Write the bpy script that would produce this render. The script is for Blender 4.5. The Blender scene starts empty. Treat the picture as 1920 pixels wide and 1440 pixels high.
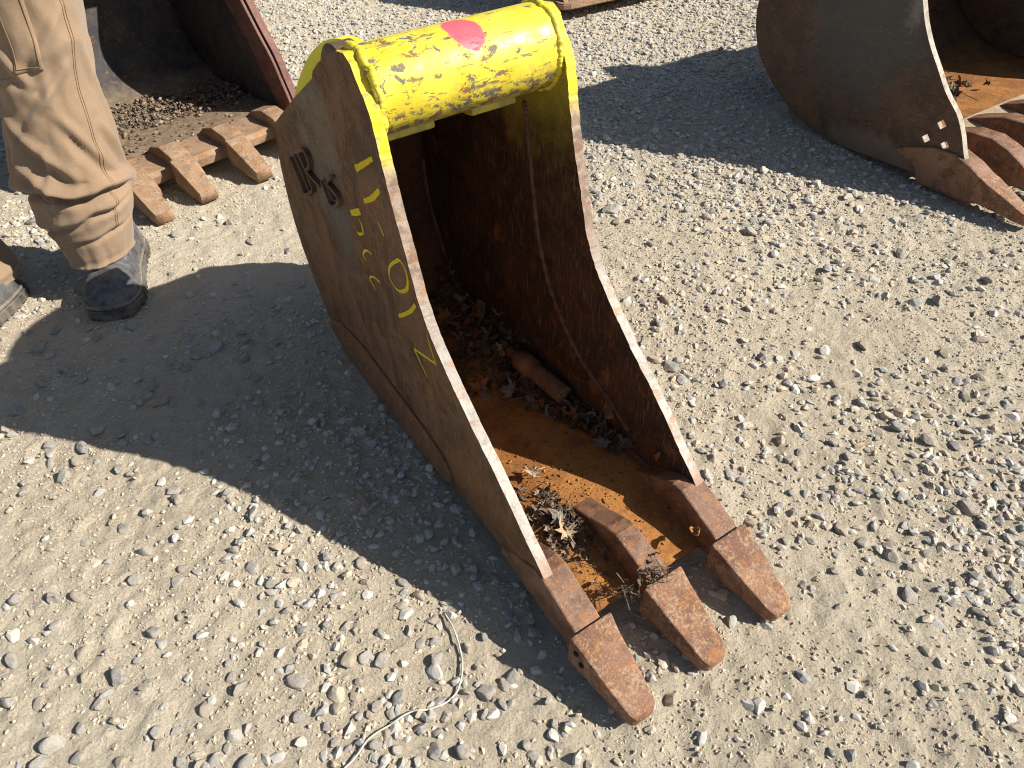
import bpy, bmesh, math, random
import numpy as np
from mathutils import Vector
random.seed(7); rng = np.random.default_rng(11)
R_ = math.radians

# ------------------------------------------------------------------ camera, sky, sun, exposure
FPX, PITCH, ROLL, CAMH = 1356.2, R_(44.106), R_(2.130), 1.0
sc = bpy.context.scene
cd = bpy.data.cameras.new('camera'); cam = bpy.data.objects.new('camera', cd); sc.collection.objects.link(cam)
cd.sensor_fit = 'HORIZONTAL'; cd.sensor_width = 36.0; cd.lens = 36.0 * FPX / 1920.0
cd.clip_start = 0.02; cd.clip_end = 1000
_fw = np.array([0, math.cos(PITCH), -math.sin(PITCH)]); _rt = np.array([1., 0, 0]); _dn = np.array([0, -math.sin(PITCH), -math.cos(PITCH)])
_c, _s = math.cos(ROLL), math.sin(ROLL)
CR = np.array([_c * _rt + _s * _dn, -_s * _rt + _c * _dn, _fw])         # right, down, forward
from mathutils import Matrix
M = Matrix(((CR[0][0], -CR[1][0], -CR[2][0], 0), (CR[0][1], -CR[1][1], -CR[2][1], 0), (CR[0][2], -CR[1][2], -CR[2][2], CAMH), (0, 0, 0, 1)))
cam.matrix_world = M
sc.camera = cam
SUN = np.array([1.298, -0.19, 1.0]); SUN /= np.linalg.norm(SUN)
SUN_EL = math.asin(SUN[2]); SUN_AZ = math.atan2(SUN[0], SUN[1])
w = bpy.data.worlds.new('World'); sc.world = w; w.use_nodes = True
nt = w.node_tree; bg = nt.nodes['Background']
sky = nt.nodes.new('ShaderNodeTexSky'); sky.sky_type = 'NISHITA'; sky.sun_disc = False
sky.sun_elevation = SUN_EL; sky.sun_rotation = SUN_AZ; sky.air_density = 1.0; sky.dust_density = 1.0
nt.links.new(sky.outputs[0], bg.inputs[0]); bg.inputs[1].default_value = 0.058
sl = bpy.data.lights.new('sun', 'SUN'); sl.energy = 5.0; sl.angle = R_(0.53); sl.color = (1.0, 0.94, 0.85)
so = bpy.data.objects.new('sun', sl); sc.collection.objects.link(so)
so.rotation_euler = Vector(SUN).to_track_quat('Z', 'Y').to_euler(); so.location = (4, -1, 4)
sc.cycles.filter_width = 1.1
sc.view_settings.view_transform = 'Standard'; sc.view_settings.look = 'None'
sc.view_settings.exposure = 0.78; sc.view_settings.gamma = 1.0; sc.view_settings.use_curve_mapping = False

# ------------------------------------------------------------------ helpers
col = sc.collection
CAM = np.array([0, 0, CAMH])
def rays(px):
    px = np.atleast_2d(np.array(px, float))
    return np.c_[(px[:, 0] - 960) / FPX, (px[:, 1] - 720) / FPX, np.ones(len(px))] @ CR
def ground_at(px, z=0.0):
    D = rays(px); s = (z - CAMH) / D[:, 2]; return CAM + D * s[:, None]
def depth_of(P): return (np.asarray(P) - CAM) @ CR[2]
def project(P):
    q = (np.atleast_2d(P) - CAM) @ CR.T
    return q[:, :2] / q[:, 2:] * FPX + [960, 720]
class Frame:
    """a bucket's own frame: x across, y towards its teeth, z up"""
    def __init__(s, P0, ang):
        s.P0 = np.array(P0, float); s.a = ang
        s.ex = np.array([math.cos(ang), math.sin(ang), 0]); s.ey = np.array([math.sin(ang), -math.cos(ang), 0])
    def on_plane(s, px, x):
        D = rays(px); t = ((s.P0 + s.ex * x - CAM) @ s.ex) / (D @ s.ex); P = CAM + D * t[:, None]
        return np.c_[(P - s.P0) @ s.ey, P[:, 2]]
    def world(s, p): p = np.asarray(p, float); return s.P0 + s.ex * p[0] + s.ey * p[1] + np.array([0, 0, p[2]])
    def local(s, P): q = np.asarray(P) - s.P0; return np.array([q @ s.ex, q @ s.ey, q[2]])

def tag(o, label=None, cat=None, group=None, kind=None):
    if label: o['label'] = label
    if cat: o['category'] = cat
    if group: o['group'] = group
    if kind: o['kind'] = kind
    return o
def empty(name, loc=(0, 0, 0), rz=0.0):
    o = bpy.data.objects.new(name, None); col.objects.link(o); o.location = tuple(loc); o.rotation_euler = (0, 0, rz); o.empty_display_size = .05
    return o
def link(name, me, parent=None, mat=None):
    o = bpy.data.objects.new(name, me); col.objects.link(o)
    if parent is not None: o.parent = parent
    if mat is not None and len(me.materials) == 0: me.materials.append(mat)
    return o
def mesh(name, V, F, mat=None, parent=None, smooth=True, flip=False):
    me = bpy.data.meshes.new(name)
    V = np.asarray(V, float)
    if flip: V = V * np.array([1, -1, 1.0])
    me.from_pydata(V.tolist(), [], [tuple(int(i) for i in f) for f in F])
    bm = bmesh.new(); bm.from_mesh(me); bmesh.ops.recalc_face_normals(bm, faces=bm.faces); bm.to_mesh(me); bm.free()
    if smooth: me.polygons.foreach_set('use_smooth', [True] * len(me.polygons))
    me.update()
    return link(name, me, parent, mat)
def tri_soup(name, V, T, mat, parent=None, smooth=False, colors=None):
    me = bpy.data.meshes.new(name)
    me.vertices.add(len(V)); me.vertices.foreach_set('co', np.asarray(V, np.float32).ravel())
    n = len(T); me.loops.add(n * 3); me.polygons.add(n)
    me.polygons.foreach_set('loop_start', np.arange(0, n * 3, 3, dtype=np.int32))
    me.loops.foreach_set('vertex_index', np.asarray(T, np.int32).ravel())
    me.update(calc_edges=True)
    me.polygons.foreach_set('use_smooth', np.full(n, smooth))
    if colors is not None:
        at = me.color_attributes.new('tint', 'FLOAT_COLOR', 'POINT')
        at.data.foreach_set('color', np.c_[colors, np.ones(len(V))].astype(np.float32).ravel())
    me.validate(); me.update()
    return link(name, me, parent, mat)
def spline(pts, n, closed=False):
    P = np.asarray(pts, float)
    if closed: P = np.vstack([P[-1], P, P[:2]])
    else: P = np.vstack([2 * P[0] - P[1], P, 2 * P[-1] - P[-2]])
    m = len(P) - 3; out = []
    for u in np.linspace(0, m, n, endpoint=not closed):
        i = min(int(u), m - 1); t = u - i
        a, b, c, d = P[i:i + 4]
        out.append(.5 * ((2 * b) + (c - a) * t + (2 * a - 5 * b + 4 * c - d) * t * t + (3 * b - a - 3 * c + d) * t ** 3))
    return np.array(out)
# value noise on arrays
_perm = rng.random(4096)
def vnoise(x, y, z=0.0, seed=0):
    x, y, z = np.broadcast_arrays(np.asarray(x, float), np.asarray(y, float), np.asarray(z, float))
    xi, yi, zi = np.floor(x).astype(int), np.floor(y).astype(int), np.floor(z).astype(int)
    fx, fy, fz = x - xi, y - yi, z - zi
    sx, sy, sz = [t * t * t * (t * (t * 6 - 15) + 10) for t in (fx, fy, fz)]
    def h(i, j, k): return _perm[(i * 374761 + j * 668265 + k * 974711 + seed * 1013) % 4096]
    r = 0
    for dk, wz in ((0, 1 - sz), (1, sz)):
        a = h(xi, yi, zi + dk) * (1 - sx) + h(xi + 1, yi, zi + dk) * sx
        b = h(xi, yi + 1, zi + dk) * (1 - sx) + h(xi + 1, yi + 1, zi + dk) * sx
        r = r + wz * (a * (1 - sy) + b * sy)
    return r * 2 - 1
def fbm(x, y, z=0.0, oct=4, seed=0, gain=.5):
    s, a, k = 0, 1, 1
    for i in range(oct):
        s = s + a * vnoise(x * k, y * k, np.asarray(z) * k, seed + i); a *= gain; k *= 2.03
    return s
def prism(name, outline, x0, x1, mat, parent, edge=None, bevel=.0015, holes=(), edge_test=None):
    """polygon in (y, z) extruded across x, in a bucket's frame"""
    bm = bmesh.new(); loops = [outline] + list(holes); rings = []
    for L in loops:
        vs = [bm.verts.new((x0, -p[0], p[1])) for p in L]
        es = [bm.edges.new((vs[i], vs[(i + 1) % len(vs)])) for i in range(len(vs))]
        rings.append((vs, es))
    r = bmesh.ops.triangle_fill(bm, edges=[e for _, es in rings for e in es], use_dissolve=False, use_beauty=True)
    if not [g for g in r['geom'] if isinstance(g, bmesh.types.BMFace)]: bm.faces.new(rings[0][0])
    front = list(bm.faces); vm = {}
    for vs, _ in rings:
        for v in vs: vm[v] = bm.verts.new((x1, v.co.y, v.co.z))
    for f_ in front: bm.faces.new([vm[v] for v in reversed(f_.verts)])
    side_edges = []
    for vs, _ in rings:
        for i in range(len(vs)):
            a, b = vs[i], vs[(i + 1) % len(vs)]
            bm.faces.new((a, b, vm[b], vm[a]))
    bmesh.ops.recalc_face_normals(bm, faces=bm.faces)
    if bevel:
        es = [e for e in bm.edges if len(e.link_faces) == 2 and e.calc_face_angle(0) > R_(50)]
        bmesh.ops.bevel(bm, geom=es, offset=bevel, segments=2, affect='EDGES', profile=.5, clamp_overlap=True)
    bm.normal_update()
    for f_ in bm.faces:
        f_.smooth = False
        if edge is not None and abs(f_.normal.x) < .75:
            c = f_.calc_center_median()
            f_.material_index = 1 if (edge_test is None or edge_test(-c.y, c.z)) else 0
    me = bpy.data.meshes.new(name); bm.to_mesh(me); bm.free()
    me.materials.append(mat)
    if edge is not None: me.materials.append(edge)
    return link(name, me, parent)
def tube_data(path, rad, k=8, cap=True):
    P = np.asarray(path, float); n = len(P); rad = np.broadcast_to(rad, (n,))
    T = np.gradient(P, axis=0); T /= np.linalg.norm(T, axis=1)[:, None] + 1e-12
    up = np.array([0, 0, 1.0]) if abs(T[0][2]) < .9 else np.array([1.0, 0, 0])
    V, F = [], []; nrm = np.cross(T[0], up); nrm /= np.linalg.norm(nrm)
    for i in range(n):
        nrm = nrm - T[i] * (nrm @ T[i]); nrm /= np.linalg.norm(nrm) + 1e-12; b = np.cross(T[i], nrm)
        for j in range(k):
            t = 2 * math.pi * j / k; V.append(P[i] + rad[i] * (math.cos(t) * nrm + math.sin(t) * b))
    for i in range(n - 1):
        for j in range(k):
            F.append((i * k + j, i * k + (j + 1) % k, (i + 1) * k + (j + 1) % k, (i + 1) * k + j))
    if cap: F.append(tuple(range(k))); F.append(tuple((n - 1) * k + j for j in range(k)))
    return np.array(V), F
def loft(name, rings, mat, parent, caps=True, smooth=True, flip=False):
    n = len(rings); k = len(rings[0]); V = np.vstack(rings); F = []
    for i in range(n - 1):
        for j in range(k): F.append((i * k + j, i * k + (j + 1) % k, (i + 1) * k + (j + 1) % k, (i + 1) * k + j))
    if caps: F.append(tuple(range(k))); F.append(tuple((n - 1) * k + j for j in range(k)))
    return mesh(name, V, F, mat, parent, smooth, flip)

# ------------------------------------------------------------------ materials
class Mat:
    def __init__(s, name, rough=.8, metal=0.0, spec=.35):
        s.m = bpy.data.materials.new(name); s.m.use_nodes = True; s.t = s.m.node_tree; s.b = s.t.nodes['Principled BSDF']
        s.b.inputs['Roughness'].default_value = rough; s.b.inputs['Metallic'].default_value = metal
        s.b.inputs['Specular IOR Level'].default_value = spec
        s.co = s.t.nodes.new('ShaderNodeTexCoord').outputs['Object']
    def n(s, t, **kw):
        x = s.t.nodes.new(t)
        for k, v in kw.items(): setattr(x, k, v)
        return x
    def set(s, inp, v):
        if isinstance(v, bpy.types.NodeSocket): s.t.links.new(v, inp)
        else: inp.default_value = v
    def mapped(s, scale=(1, 1, 1), rot=(0, 0, 0), vec=None):
        x = s.n('ShaderNodeMapping'); s.set(x.inputs[0], vec or s.co); x.inputs['Scale'].default_value = scale; x.inputs['Rotation'].default_value = rot
        return x.outputs[0]
    def noise(s, scale, detail=6, rough=.6, vec=None, dist=0.0):
        x = s.n('ShaderNodeTexNoise'); s.set(x.inputs['Vector'], vec or s.co)
        x.inputs['Scale'].default_value = scale; x.inputs['Detail'].default_value = detail; x.inputs['Roughness'].default_value = rough; x.inputs['Distortion'].default_value = dist
        return x.outputs['Fac']
    def voro(s, scale, vec=None, feat='F1', out='Distance'):
        x = s.n('ShaderNodeTexVoronoi', feature=feat); s.set(x.inputs['Vector'], vec or s.co); x.inputs['Scale'].default_value = scale
        return x.outputs[out]
    def step(s, v, lo, hi, smooth=True):
        x = s.n('ShaderNodeMapRange'); x.interpolation_type = 'SMOOTHSTEP' if smooth else 'LINEAR'; x.clamp = True
        s.set(x.inputs[0], v); x.inputs[1].default_value = lo; x.inputs[2].default_value = hi
        return x.outputs[0]
    def math(s, op, a, b=0.0, c=0.0):
        x = s.n('ShaderNodeMath', operation=op); s.set(x.inputs[0], a); s.set(x.inputs[1], b)
        if op in ('MULTIPLY_ADD',): s.set(x.inputs[2], c)
        return x.outputs[0]
    def mix(s, f, a, b, mode='MIX'):
        x = s.n('ShaderNodeMix', data_type='RGBA', blend_type=mode)
        s.set(x.inputs[0], f)
        for k, v in ((6, a), (7, b)): s.set(x.inputs[k], v if isinstance(v, bpy.types.NodeSocket) else (*v, 1))
        return x.outputs[2]
    def ramp(s, v, stops):
        x = s.n('ShaderNodeValToRGB'); s.set(x.inputs[0], v); e = x.color_ramp.elements
        while len(e) < len(stops): e.new(.5)
        for q, (p, c) in zip(e, stops): q.position = p; q.color = (*c, 1)
        return x.outputs[0]
    def near(s, p, r0, r1, scale=(1, 1, 1), warp=0.0, wscale=25):
        """1 inside r0 of a point of the object's own space, 0 past r1"""
        x = s.n('ShaderNodeVectorMath', operation='SUBTRACT'); s.set(x.inputs[0], s.co); x.inputs[1].default_value = p
        y = s.n('ShaderNodeVectorMath', operation='MULTIPLY'); s.set(y.inputs[0], x.outputs[0]); y.inputs[1].default_value = scale
        z = s.n('ShaderNodeVectorMath', operation='LENGTH'); s.set(z.inputs[0], y.outputs[0])
        v = z.outputs['Value']
        if warp: v = s.math('ADD', v, s.math('MULTIPLY', s.math('SUBTRACT', s.noise(wscale, 5), .5), warp))
        x2 = s.n('ShaderNodeMapRange'); x2.interpolation_type = 'SMOOTHSTEP'; s.set(x2.inputs[0], v)
        x2.inputs[1].default_value = r0; x2.inputs[2].default_value = r1; x2.inputs[3].default_value = 1; x2.inputs[4].default_value = 0
        return x2.outputs[0]
    def color(s, c): s.set(s.b.inputs['Base Color'], c if isinstance(c, bpy.types.NodeSocket) else (*c, 1)); return s
    def bump(s, h, strength=.4, dist=.002, prev=None):
        x = s.n('ShaderNodeBump'); s.set(x.inputs['Height'], h); x.inputs['Strength'].default_value = strength; x.inputs['Distance'].default_value = dist
        if prev is not None: s.t.links.new(prev, x.inputs['Normal'])
        s.t.links.new(x.outputs[0], s.b.inputs['Normal']); return x.outputs[0]

def rust(name, dark, mid, hot, hot_amt=.45, scale=1.0, rough=.82, spots=None, streak=None, bump=.5, pale=None, pale_amt=.6, extra=None, grain=1.0):
    m = Mat(name, rough, 0.0, .3)
    big = m.noise(9 * scale, 8, .68, dist=.8); med = m.noise(42 * scale, 9, .74, dist=.3); fine = m.noise(430 * scale, 3, .7); mott = m.noise(170 * scale, 6, .72)
    c = m.mix(m.step(big, .40, .58), dark, mid)
    c = m.mix(m.math('MULTIPLY', m.step(med, hot_amt + .03, hot_amt + .14), .85), c, hot)
    c = m.mix(m.math('MULTIPLY', m.step(m.noise(26 * scale, 9, .75, m.mapped((1, 1, 1), (1, 2, 3)), .5), .53, .62), .55), c, m.mix(1.0, dark, (.62, .60, .60), 'MULTIPLY'))
    if streak is not None:
        st = m.noise(9, 8, .7, m.mapped(streak[0], streak[1]))
        c = m.mix(m.math('MULTIPLY', m.step(st, .5, .64), streak[3]), c, streak[2])
    if pale is not None:
        c = m.mix(m.math('MULTIPLY', m.step(m.math('ADD', m.math('MULTIPLY', mott, .6), m.math('MULTIPLY', m.noise(30 * scale, 5, .6), .4)), pale_amt - .09, pale_amt + .02), .8), c, pale)
    if extra is not None: c = extra(m, c)
    c = m.mix(m.math('MULTIPLY', m.step(fine, .38, .64), .6 * grain), c, m.mix(1.0, c, (.40, .38, .36), 'MULTIPLY'))
    c = m.mix(m.math('MULTIPLY', m.step(m.voro(300 * scale), .0, .28), 0.0), c, c)
    m.color(c)
    n1 = m.bump(med, bump * .8, .004); n2 = m.bump(mott, bump, .0016, n1); m.bump(fine, bump * .9, .0008, n2)
    rr = m.step(med, .35, .65); x = m.n('ShaderNodeMapRange'); m.set(x.inputs[0], rr); x.inputs[3].default_value = rough - .14; x.inputs[4].default_value = min(1, rough + .1); m.t.links.new(x.outputs[0], m.b.inputs['Roughness'])
    return m

def yellow_paint(name, chips=.56, fresh=False):
    m = Mat(name, .42, 0.0, .5)
    ch = m.math('ADD', m.math('MULTIPLY', m.noise(48, 9, .78, m.mapped((.85, 1.2, 1.2)), .6), .75), m.math('MULTIPLY', m.noise(7, 3, .5), .25)); sc_ = m.noise(70, 7, .75, m.mapped((.18, 1, 1), (0, .35, .6)))
    fine = m.noise(300, 4, .6)
    y = m.mix(m.step(m.noise(16, 5), .38, .62), (.60, .475, .02), (.68, .575, .05))
    y = m.mix(m.math('MULTIPLY', m.step(m.noise(80, 8, .75), .50, .64), .55), y, (.42, .32, .06))
    chips_col = m.mix(m.step(m.noise(45, 5), .42, .6), (.10, .105, .095), (.20, .10, .05))
    mask = m.math('MAXIMUM', m.step(ch, chips, chips + .025), m.math('MULTIPLY', m.step(sc_, chips + .055, chips + .09), .85))
    if fresh: mask = m.math('MULTIPLY', mask, .3)
    return m, y, chips_col, mask, ch, fine

# ------------------------------------------------------------------ ground
def ground_h(x, y):
    x = np.asarray(x, float); y = np.asarray(y, float)
    h = .009 * fbm(x * 1.3, y * 1.3, oct=2, seed=3) + .0020 * fbm(x * 6, y * 6, oct=3, seed=9)
    # old wheel marks running up the yard, and boot scuffs
    u = x * .88 + y * .47 + .03 * vnoise(x * 2, y * 2, seed=5)
    h = h + .0010 * np.sin(u * 31) * (.5 + .5 * vnoise(x * 1.7, y * 1.7, seed=21))
    rd = np.abs(fbm(x * 10 + 2 * vnoise(x * 3, y * 3, seed=2), y * 10, oct=3, seed=31))
    h = h + .0022 * np.clip(.22 - rd, 0, .22) / .22 * np.clip(vnoise(x * 2.3, y * 2.3, seed=55) + .4, 0, 1)
    h = h + .0024 * fbm(x * 34, y * 34, oct=3, seed=41, gain=.75)
    cl = np.clip(vnoise(x * 62, y * 62, seed=61) - .25, 0, 1) * np.clip(fbm(x * 2.6, y * 2.6, oct=2, seed=71) + .35, 0, 1)
    h = h + .0085 * cl
    h = h - .006 * np.clip(.05 - np.abs(fbm(x * 4.2 + 7, y * 4.2, oct=2, seed=83)), 0, .05) / .05 * np.clip(vnoise(x * 3.1, y * 3.1, seed=87), 0, 1)
    near = np.exp(-(((x - .1) / .9) ** 2 + ((y - 1.2) / .8) ** 2))
    return h - .004 - .003 * near
def axis(lo, hi, step, far):
    core = np.arange(lo, hi, step); out = [far * 1.0]; e = []
    g, s = hi, step
    while g < far: s *= 1.35; g += s; e.append(g)
    b = []; g, s = lo, step
    while g > -far: s *= 1.35; g -= s; b.append(g)
    return np.array(b[::-1] + list(core) + e)
gx = axis(-2.75, 2.55, .0085, 160.0)
gy = axis(.12, 2.0, .0072, 160.0); gy = np.concatenate([gy[gy < 2.0], np.arange(2.0, 4.2, .011), axis(.12, 4.2, .011, 160.0)[axis(.12, 4.2, .011, 160.0) > 4.2]])
GX, GY = np.meshgrid(gx, gy)
GZ = ground_h(GX, GY)
far = np.clip((np.hypot(GX, GY - 1.8) - 4) / 4, 0, 1); GZ = GZ * (1 - .8 * far)
nx, ny = len(gx), len(gy)
idx = np.arange(nx * ny).reshape(ny, nx)
q = np.stack([idx[:-1, :-1], idx[:-1, 1:], idx[1:, 1:], idx[1:, :-1]], -1).reshape(-1, 4)
me = bpy.data.meshes.new('ground'); me.vertices.add(nx * ny)
me.vertices.foreach_set('co', np.stack([GX, GY, GZ], -1).astype(np.float32).ravel())
me.loops.add(len(q) * 4); me.polygons.add(len(q))
me.polygons.foreach_set('loop_start', np.arange(0, len(q) * 4, 4, dtype=np.int32)); me.loops.foreach_set('vertex_index', q.astype(np.int32).ravel())
me.update(calc_edges=True); me.polygons.foreach_set('use_smooth', np.full(len(q), True)); me.update()
m = Mat('dusty_dirt', .95, 0, .12)
b1 = m.noise(1.6, 5, .6); b2 = m.noise(14, 7, .65); b3 = m.noise(90, 7, .72); b4 = m.noise(420, 4, .7); v1 = m.voro(150); v2 = m.voro(330)
c = m.mix(m.step(b1, .35, .68), (.545, .470, .350), (.620, .545, .420))
c = m.mix(m.math('MULTIPLY', m.step(b2, .46, .72), .45), c, (.48, .405, .29))
c = m.mix(m.math('MULTIPLY', m.step(b3, .5, .75), .5), c, (.70, .615, .47))
c = m.mix(m.math('MULTIPLY', m.step(b4, .50, .66), .5), c, (.31, .265, .195))
m.color(c)
n1 = m.bump(b2, .4, .006); n2 = m.bump(b3, 1.0, .009, n1); n3 = m.bump(v1, .7, .004, n2); m.bump(b4, .9, .003, n3)
ground = tag(link('ground', me, None, m.m), 'pale dusty dirt yard strewn with gravel', kind='structure')

# ------------------------------------------------------------------ main bucket
W, TH, TW, OFF = 0.30438, 0.0155, 0.07308, -0.01552
BANG = R_(31.968); _D = 0.31347
_ex = np.array([math.cos(BANG), math.sin(BANG), 0]); _ey = np.array([math.sin(BANG), -math.cos(BANG), 0])
BF = Frame(_ex * (_D + W / 2) + _ey * -.8, BANG)
def yz(L): return [(p[0] + .8, p[1]) for p in L]
def bx(x): return x - W / 2
def on_left(px): return BF.on_plane(px, bx(0.0))                       # (y, z) on the outer face of the left plate
def V3(x, L): return np.array([(bx(x), p[0], p[1]) for p in L])
PC = (-.8594 + .8, .6378); PR = .0553                                  # crosstube centre and radius

FRONT = [(-.825, .669), (-.8, .635), (-.789, .583), (-.776, .532), (-.756, .463), (-.737, .402), (-.716, .359), (-.682, .318), (-.638, .276), (-.597, .240), (-.551, .203), (-.498, .154), (-.448, .108)]
TOP = [(-1.244, .465), (-1.091, .56), (-.988, .620), (-.978, .633), (-.95, .652), (-.908, .674), (-.875, .688), (-.851, .692), (-.834, .684)]
BOTTOM = [(-.40, .030), (-.464, .035), (-.614, .031), (-.779, .013), (-.976, .0005), (-1.09, .001), (-1.15, .010), (-1.203, .045), (-1.241, .101), (-1.281, .19), (-1.293, .276), (-1.283, .37)]
front_s = spline(yz(FRONT), 120); bottom_s = spline(yz(BOTTOM), 70); top_s = np.array(yz(TOP))
def jitter(L, amp, seed):
    L = np.array(L); k = np.arange(len(L)); return L + np.c_[vnoise(k * .37, seed * 3.1), vnoise(k * .41, seed * 7.7 + 5)] * amp
plate_out = np.vstack([top_s, jitter(front_s, .0011, 1) + .0009 * np.c_[vnoise(np.arange(120) * 1.3, 2.2), vnoise(np.arange(120) * 1.1, 6.6)], np.array(yz([(-.43, .088), (-.405, .07)])), jitter(bottom_s, .0006, 2)])

def plate_extra(side):
    def f(m, c):
        sn = m.noise(30, 5, .6, m.mapped((1, 9, .7), (R_(-28), 0, 0))); sn2 = m.noise(75, 4, .6, m.mapped((1, 14, .6), (R_(-20), 0, 0)))
        c = m.mix(m.math('MULTIPLY', m.step(sn, .55, .66), .45), c, (.30, .21, .14))
        c = m.mix(m.math('MULTIPLY', m.step(sn2, .60, .68), .4 if side == 'left' else .05), c, (.40, .31, .22))
        c = m.mix(m.math('MULTIPLY', m.step(m.noise(13, 8, .75), .57, .64), .5), c, (.33, .15, .05))
        if side == 'left':   # bare grey patch left by old paint beside the raised letters
            k = m.near((bx(0), -(-1.03 + .8), .50), .055, .105, (1, 1.0, .62), .12, 14)
            c = m.mix(m.math('MULTIPLY', m.math('MULTIPLY', k, m.step(m.noise(24, 8, .72), .36, .56)), .75), c, (.205, .180, .135))
            k2 = m.near((bx(0), -(-1.00 + .8), .405), .03, .075, (1, 1.2, .6), .09, 22)
            c = m.mix(m.math('MULTIPLY', k2, .7), c, (.13, .125, .10))
            k3 = m.near((bx(0), -(-.62 + .8), .10), .02, .14, (1, .5, 1.6), .12, 30)
            c = m.mix(m.math('MULTIPLY', k3, .35), c, (.30, .14, .05))
        if side == 'right':  # yellow overspray round the crosstube
            k = m.near((bx(W - TH), -PC[0] + .03, PC[1] - .01), .07, .175, (1, 1, 1), .16, 16)
            c = m.mix(m.math('MULTIPLY', k, .9), c, (.42, .36, .04))
        return c
    return f
streakL = ((1.0, 3.0, .55), (R_(0), R_(0), 0), (.26, .12, .045), .55)
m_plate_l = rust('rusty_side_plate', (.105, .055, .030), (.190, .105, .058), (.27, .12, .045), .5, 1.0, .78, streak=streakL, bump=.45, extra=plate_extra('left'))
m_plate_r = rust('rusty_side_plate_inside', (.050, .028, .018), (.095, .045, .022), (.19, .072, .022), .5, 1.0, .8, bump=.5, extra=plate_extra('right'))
def edge_extra(m, c):
    k = m.near((0, -PC[0], PC[1]), .075, .13, (0, 1, 1), .05, 40)
    c = m.mix(m.math('MULTIPLY', k, m.step(m.noise(60, 6, .7), .34, .46)), c, (.78, .60, .03))
    up = m.near((0, -.05, .75), .30, .46, (0, 1, 1), .10, 12)     # browner steel above, where the painted sun glint ends
    c = m.mix(m.math('MULTIPLY', m.math('MULTIPLY', up, .9), m.math('SUBTRACT', 1.0, k)), c, m.mix(m.step(m.noise(60, 7, .7), .42, .58), (.20, .125, .085), (.33, .25, .19)))
    lo = m.near((0, -.40, .02), .06, .15, (0, 1, 1), .10, 30)      # rust creeps up the lower end
    c = m.mix(m.math('MULTIPLY', lo, .85), c, (.34, .20, .12))
    return m.mix(m.math('MULTIPLY', m.step(m.noise(34, 8, .75), .53, .60), .7), c, (.40, .20, .09))
m_edge = rust('worn_edge_sun_glint', (.36, .33, .285), (.47, .44, .39), (.38, .20, .10), .56, 1.6, .6, bump=.35, pale=(.36, .30, .24), pale_amt=.66, extra=edge_extra, grain=.5)  # pale worn steel, with the sun's glint put into the colour too
m_floor = rust('orange_rust_floor', (.26, .105, .028), (.38, .165, .042), (.46, .20, .045), .45, 1.2, .9, bump=.9, pale=(.20, .10, .045), pale_amt=.58)
m_shell = rust('dark_rust_shell', (.07, .036, .022), (.13, .060, .028), (.24, .09, .026), .5, 1.0, .85, bump=.6)
m_tooth = rust('brown_rust_casting', (.18, .085, .047), (.29, .152, .088), (.37, .165, .065), .47, 1.1, .66, bump=.6, pale=(.42, .28, .175), pale_amt=.57)
m_adapt = rust('dark_rust_casting', (.16, .085, .052), (.27, .150, .095), (.36, .165, .075), .47, 1.3, .62, bump=.4, pale=(.36, .24, .16), pale_amt=.62)
m_weld = rust('rusty_weld', (.13, .07, .045), (.20, .11, .065), (.27, .13, .06), .5, 2.0, .7, bump=.6)

bucket = empty('trenching_bucket', BF.P0, BANG)
tag(bucket, 'narrow rusty digging bucket with yellow painted crosstube and three teeth', 'excavator bucket')
is_front = lambda y, z: (z > .085 and y > -.06 + max(0, (z - .66) * 1.2)) or z > .60
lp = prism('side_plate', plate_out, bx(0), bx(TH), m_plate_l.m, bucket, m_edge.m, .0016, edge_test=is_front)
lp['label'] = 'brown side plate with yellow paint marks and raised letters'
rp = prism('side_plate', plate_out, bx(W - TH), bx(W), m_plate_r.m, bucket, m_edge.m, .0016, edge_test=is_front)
# curved shell: back and floor in one rolled sheet
def offset(L, d):
    L = np.asarray(L); T = np.gradient(L, axis=0); T /= np.linalg.norm(T, axis=1)[:, None]; return L + np.c_[-T[:, 1], T[:, 0]] * d
shell_mid = spline(yz([(-.386, .014), (-.464, .023), (-.614, .026)] + BOTTOM[3:] + [(-1.245, .455)]), 70)
out_l = offset(shell_mid, -.0015); in_l = offset(shell_mid, -.0145)
if in_l[10, 1] < out_l[10, 1]: out_l = offset(shell_mid, .0015); in_l = offset(shell_mid, .0145)
FL_Y = in_l[:, 0]; FL_Z = in_l[:, 1]
_k = np.argsort(FL_Y[:42]); 
def floor_z(y): return float(np.interp(y, FL_Y[:42][_k], FL_Z[:42][_k]))
def shell_mesh(name, inner, outer, x0, x1, mat, mat2, parent, nx_=14, amp=.0008):
    n = len(inner); xs = np.linspace(x0, x1, nx_); V = []
    for x in xs:
        for p in inner: V.append((x, -p[0], p[1] + amp * float(vnoise(x * 30, p[0] * 30, p[1] * 30))))
    for x in xs:
        for p in outer: V.append((x, -p[0], p[1]))
    o = nx_ * n; F = []
    for i in range(nx_ - 1):
        for j in range(n - 1):
            a = i * n + j; F.append((a, a + 1, a + n + 1, a + n)); F.append((o + a, o + a + n, o + a + n + 1, o + a + 1))
        for j in (0, n - 1):
            a = i * n + j; F.append((a, a + n, o + a + n, o + a))
    for i in (0, nx_ - 1):
        for j in range(n - 1):
            a = i * n + j; F.append((a, a + 1, o + a + 1, o + a))
    ob = mesh(name, V, F, None, parent, True)
    ob.data.materials.append(mat); ob.data.materials.append(mat2)
    return ob
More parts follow.
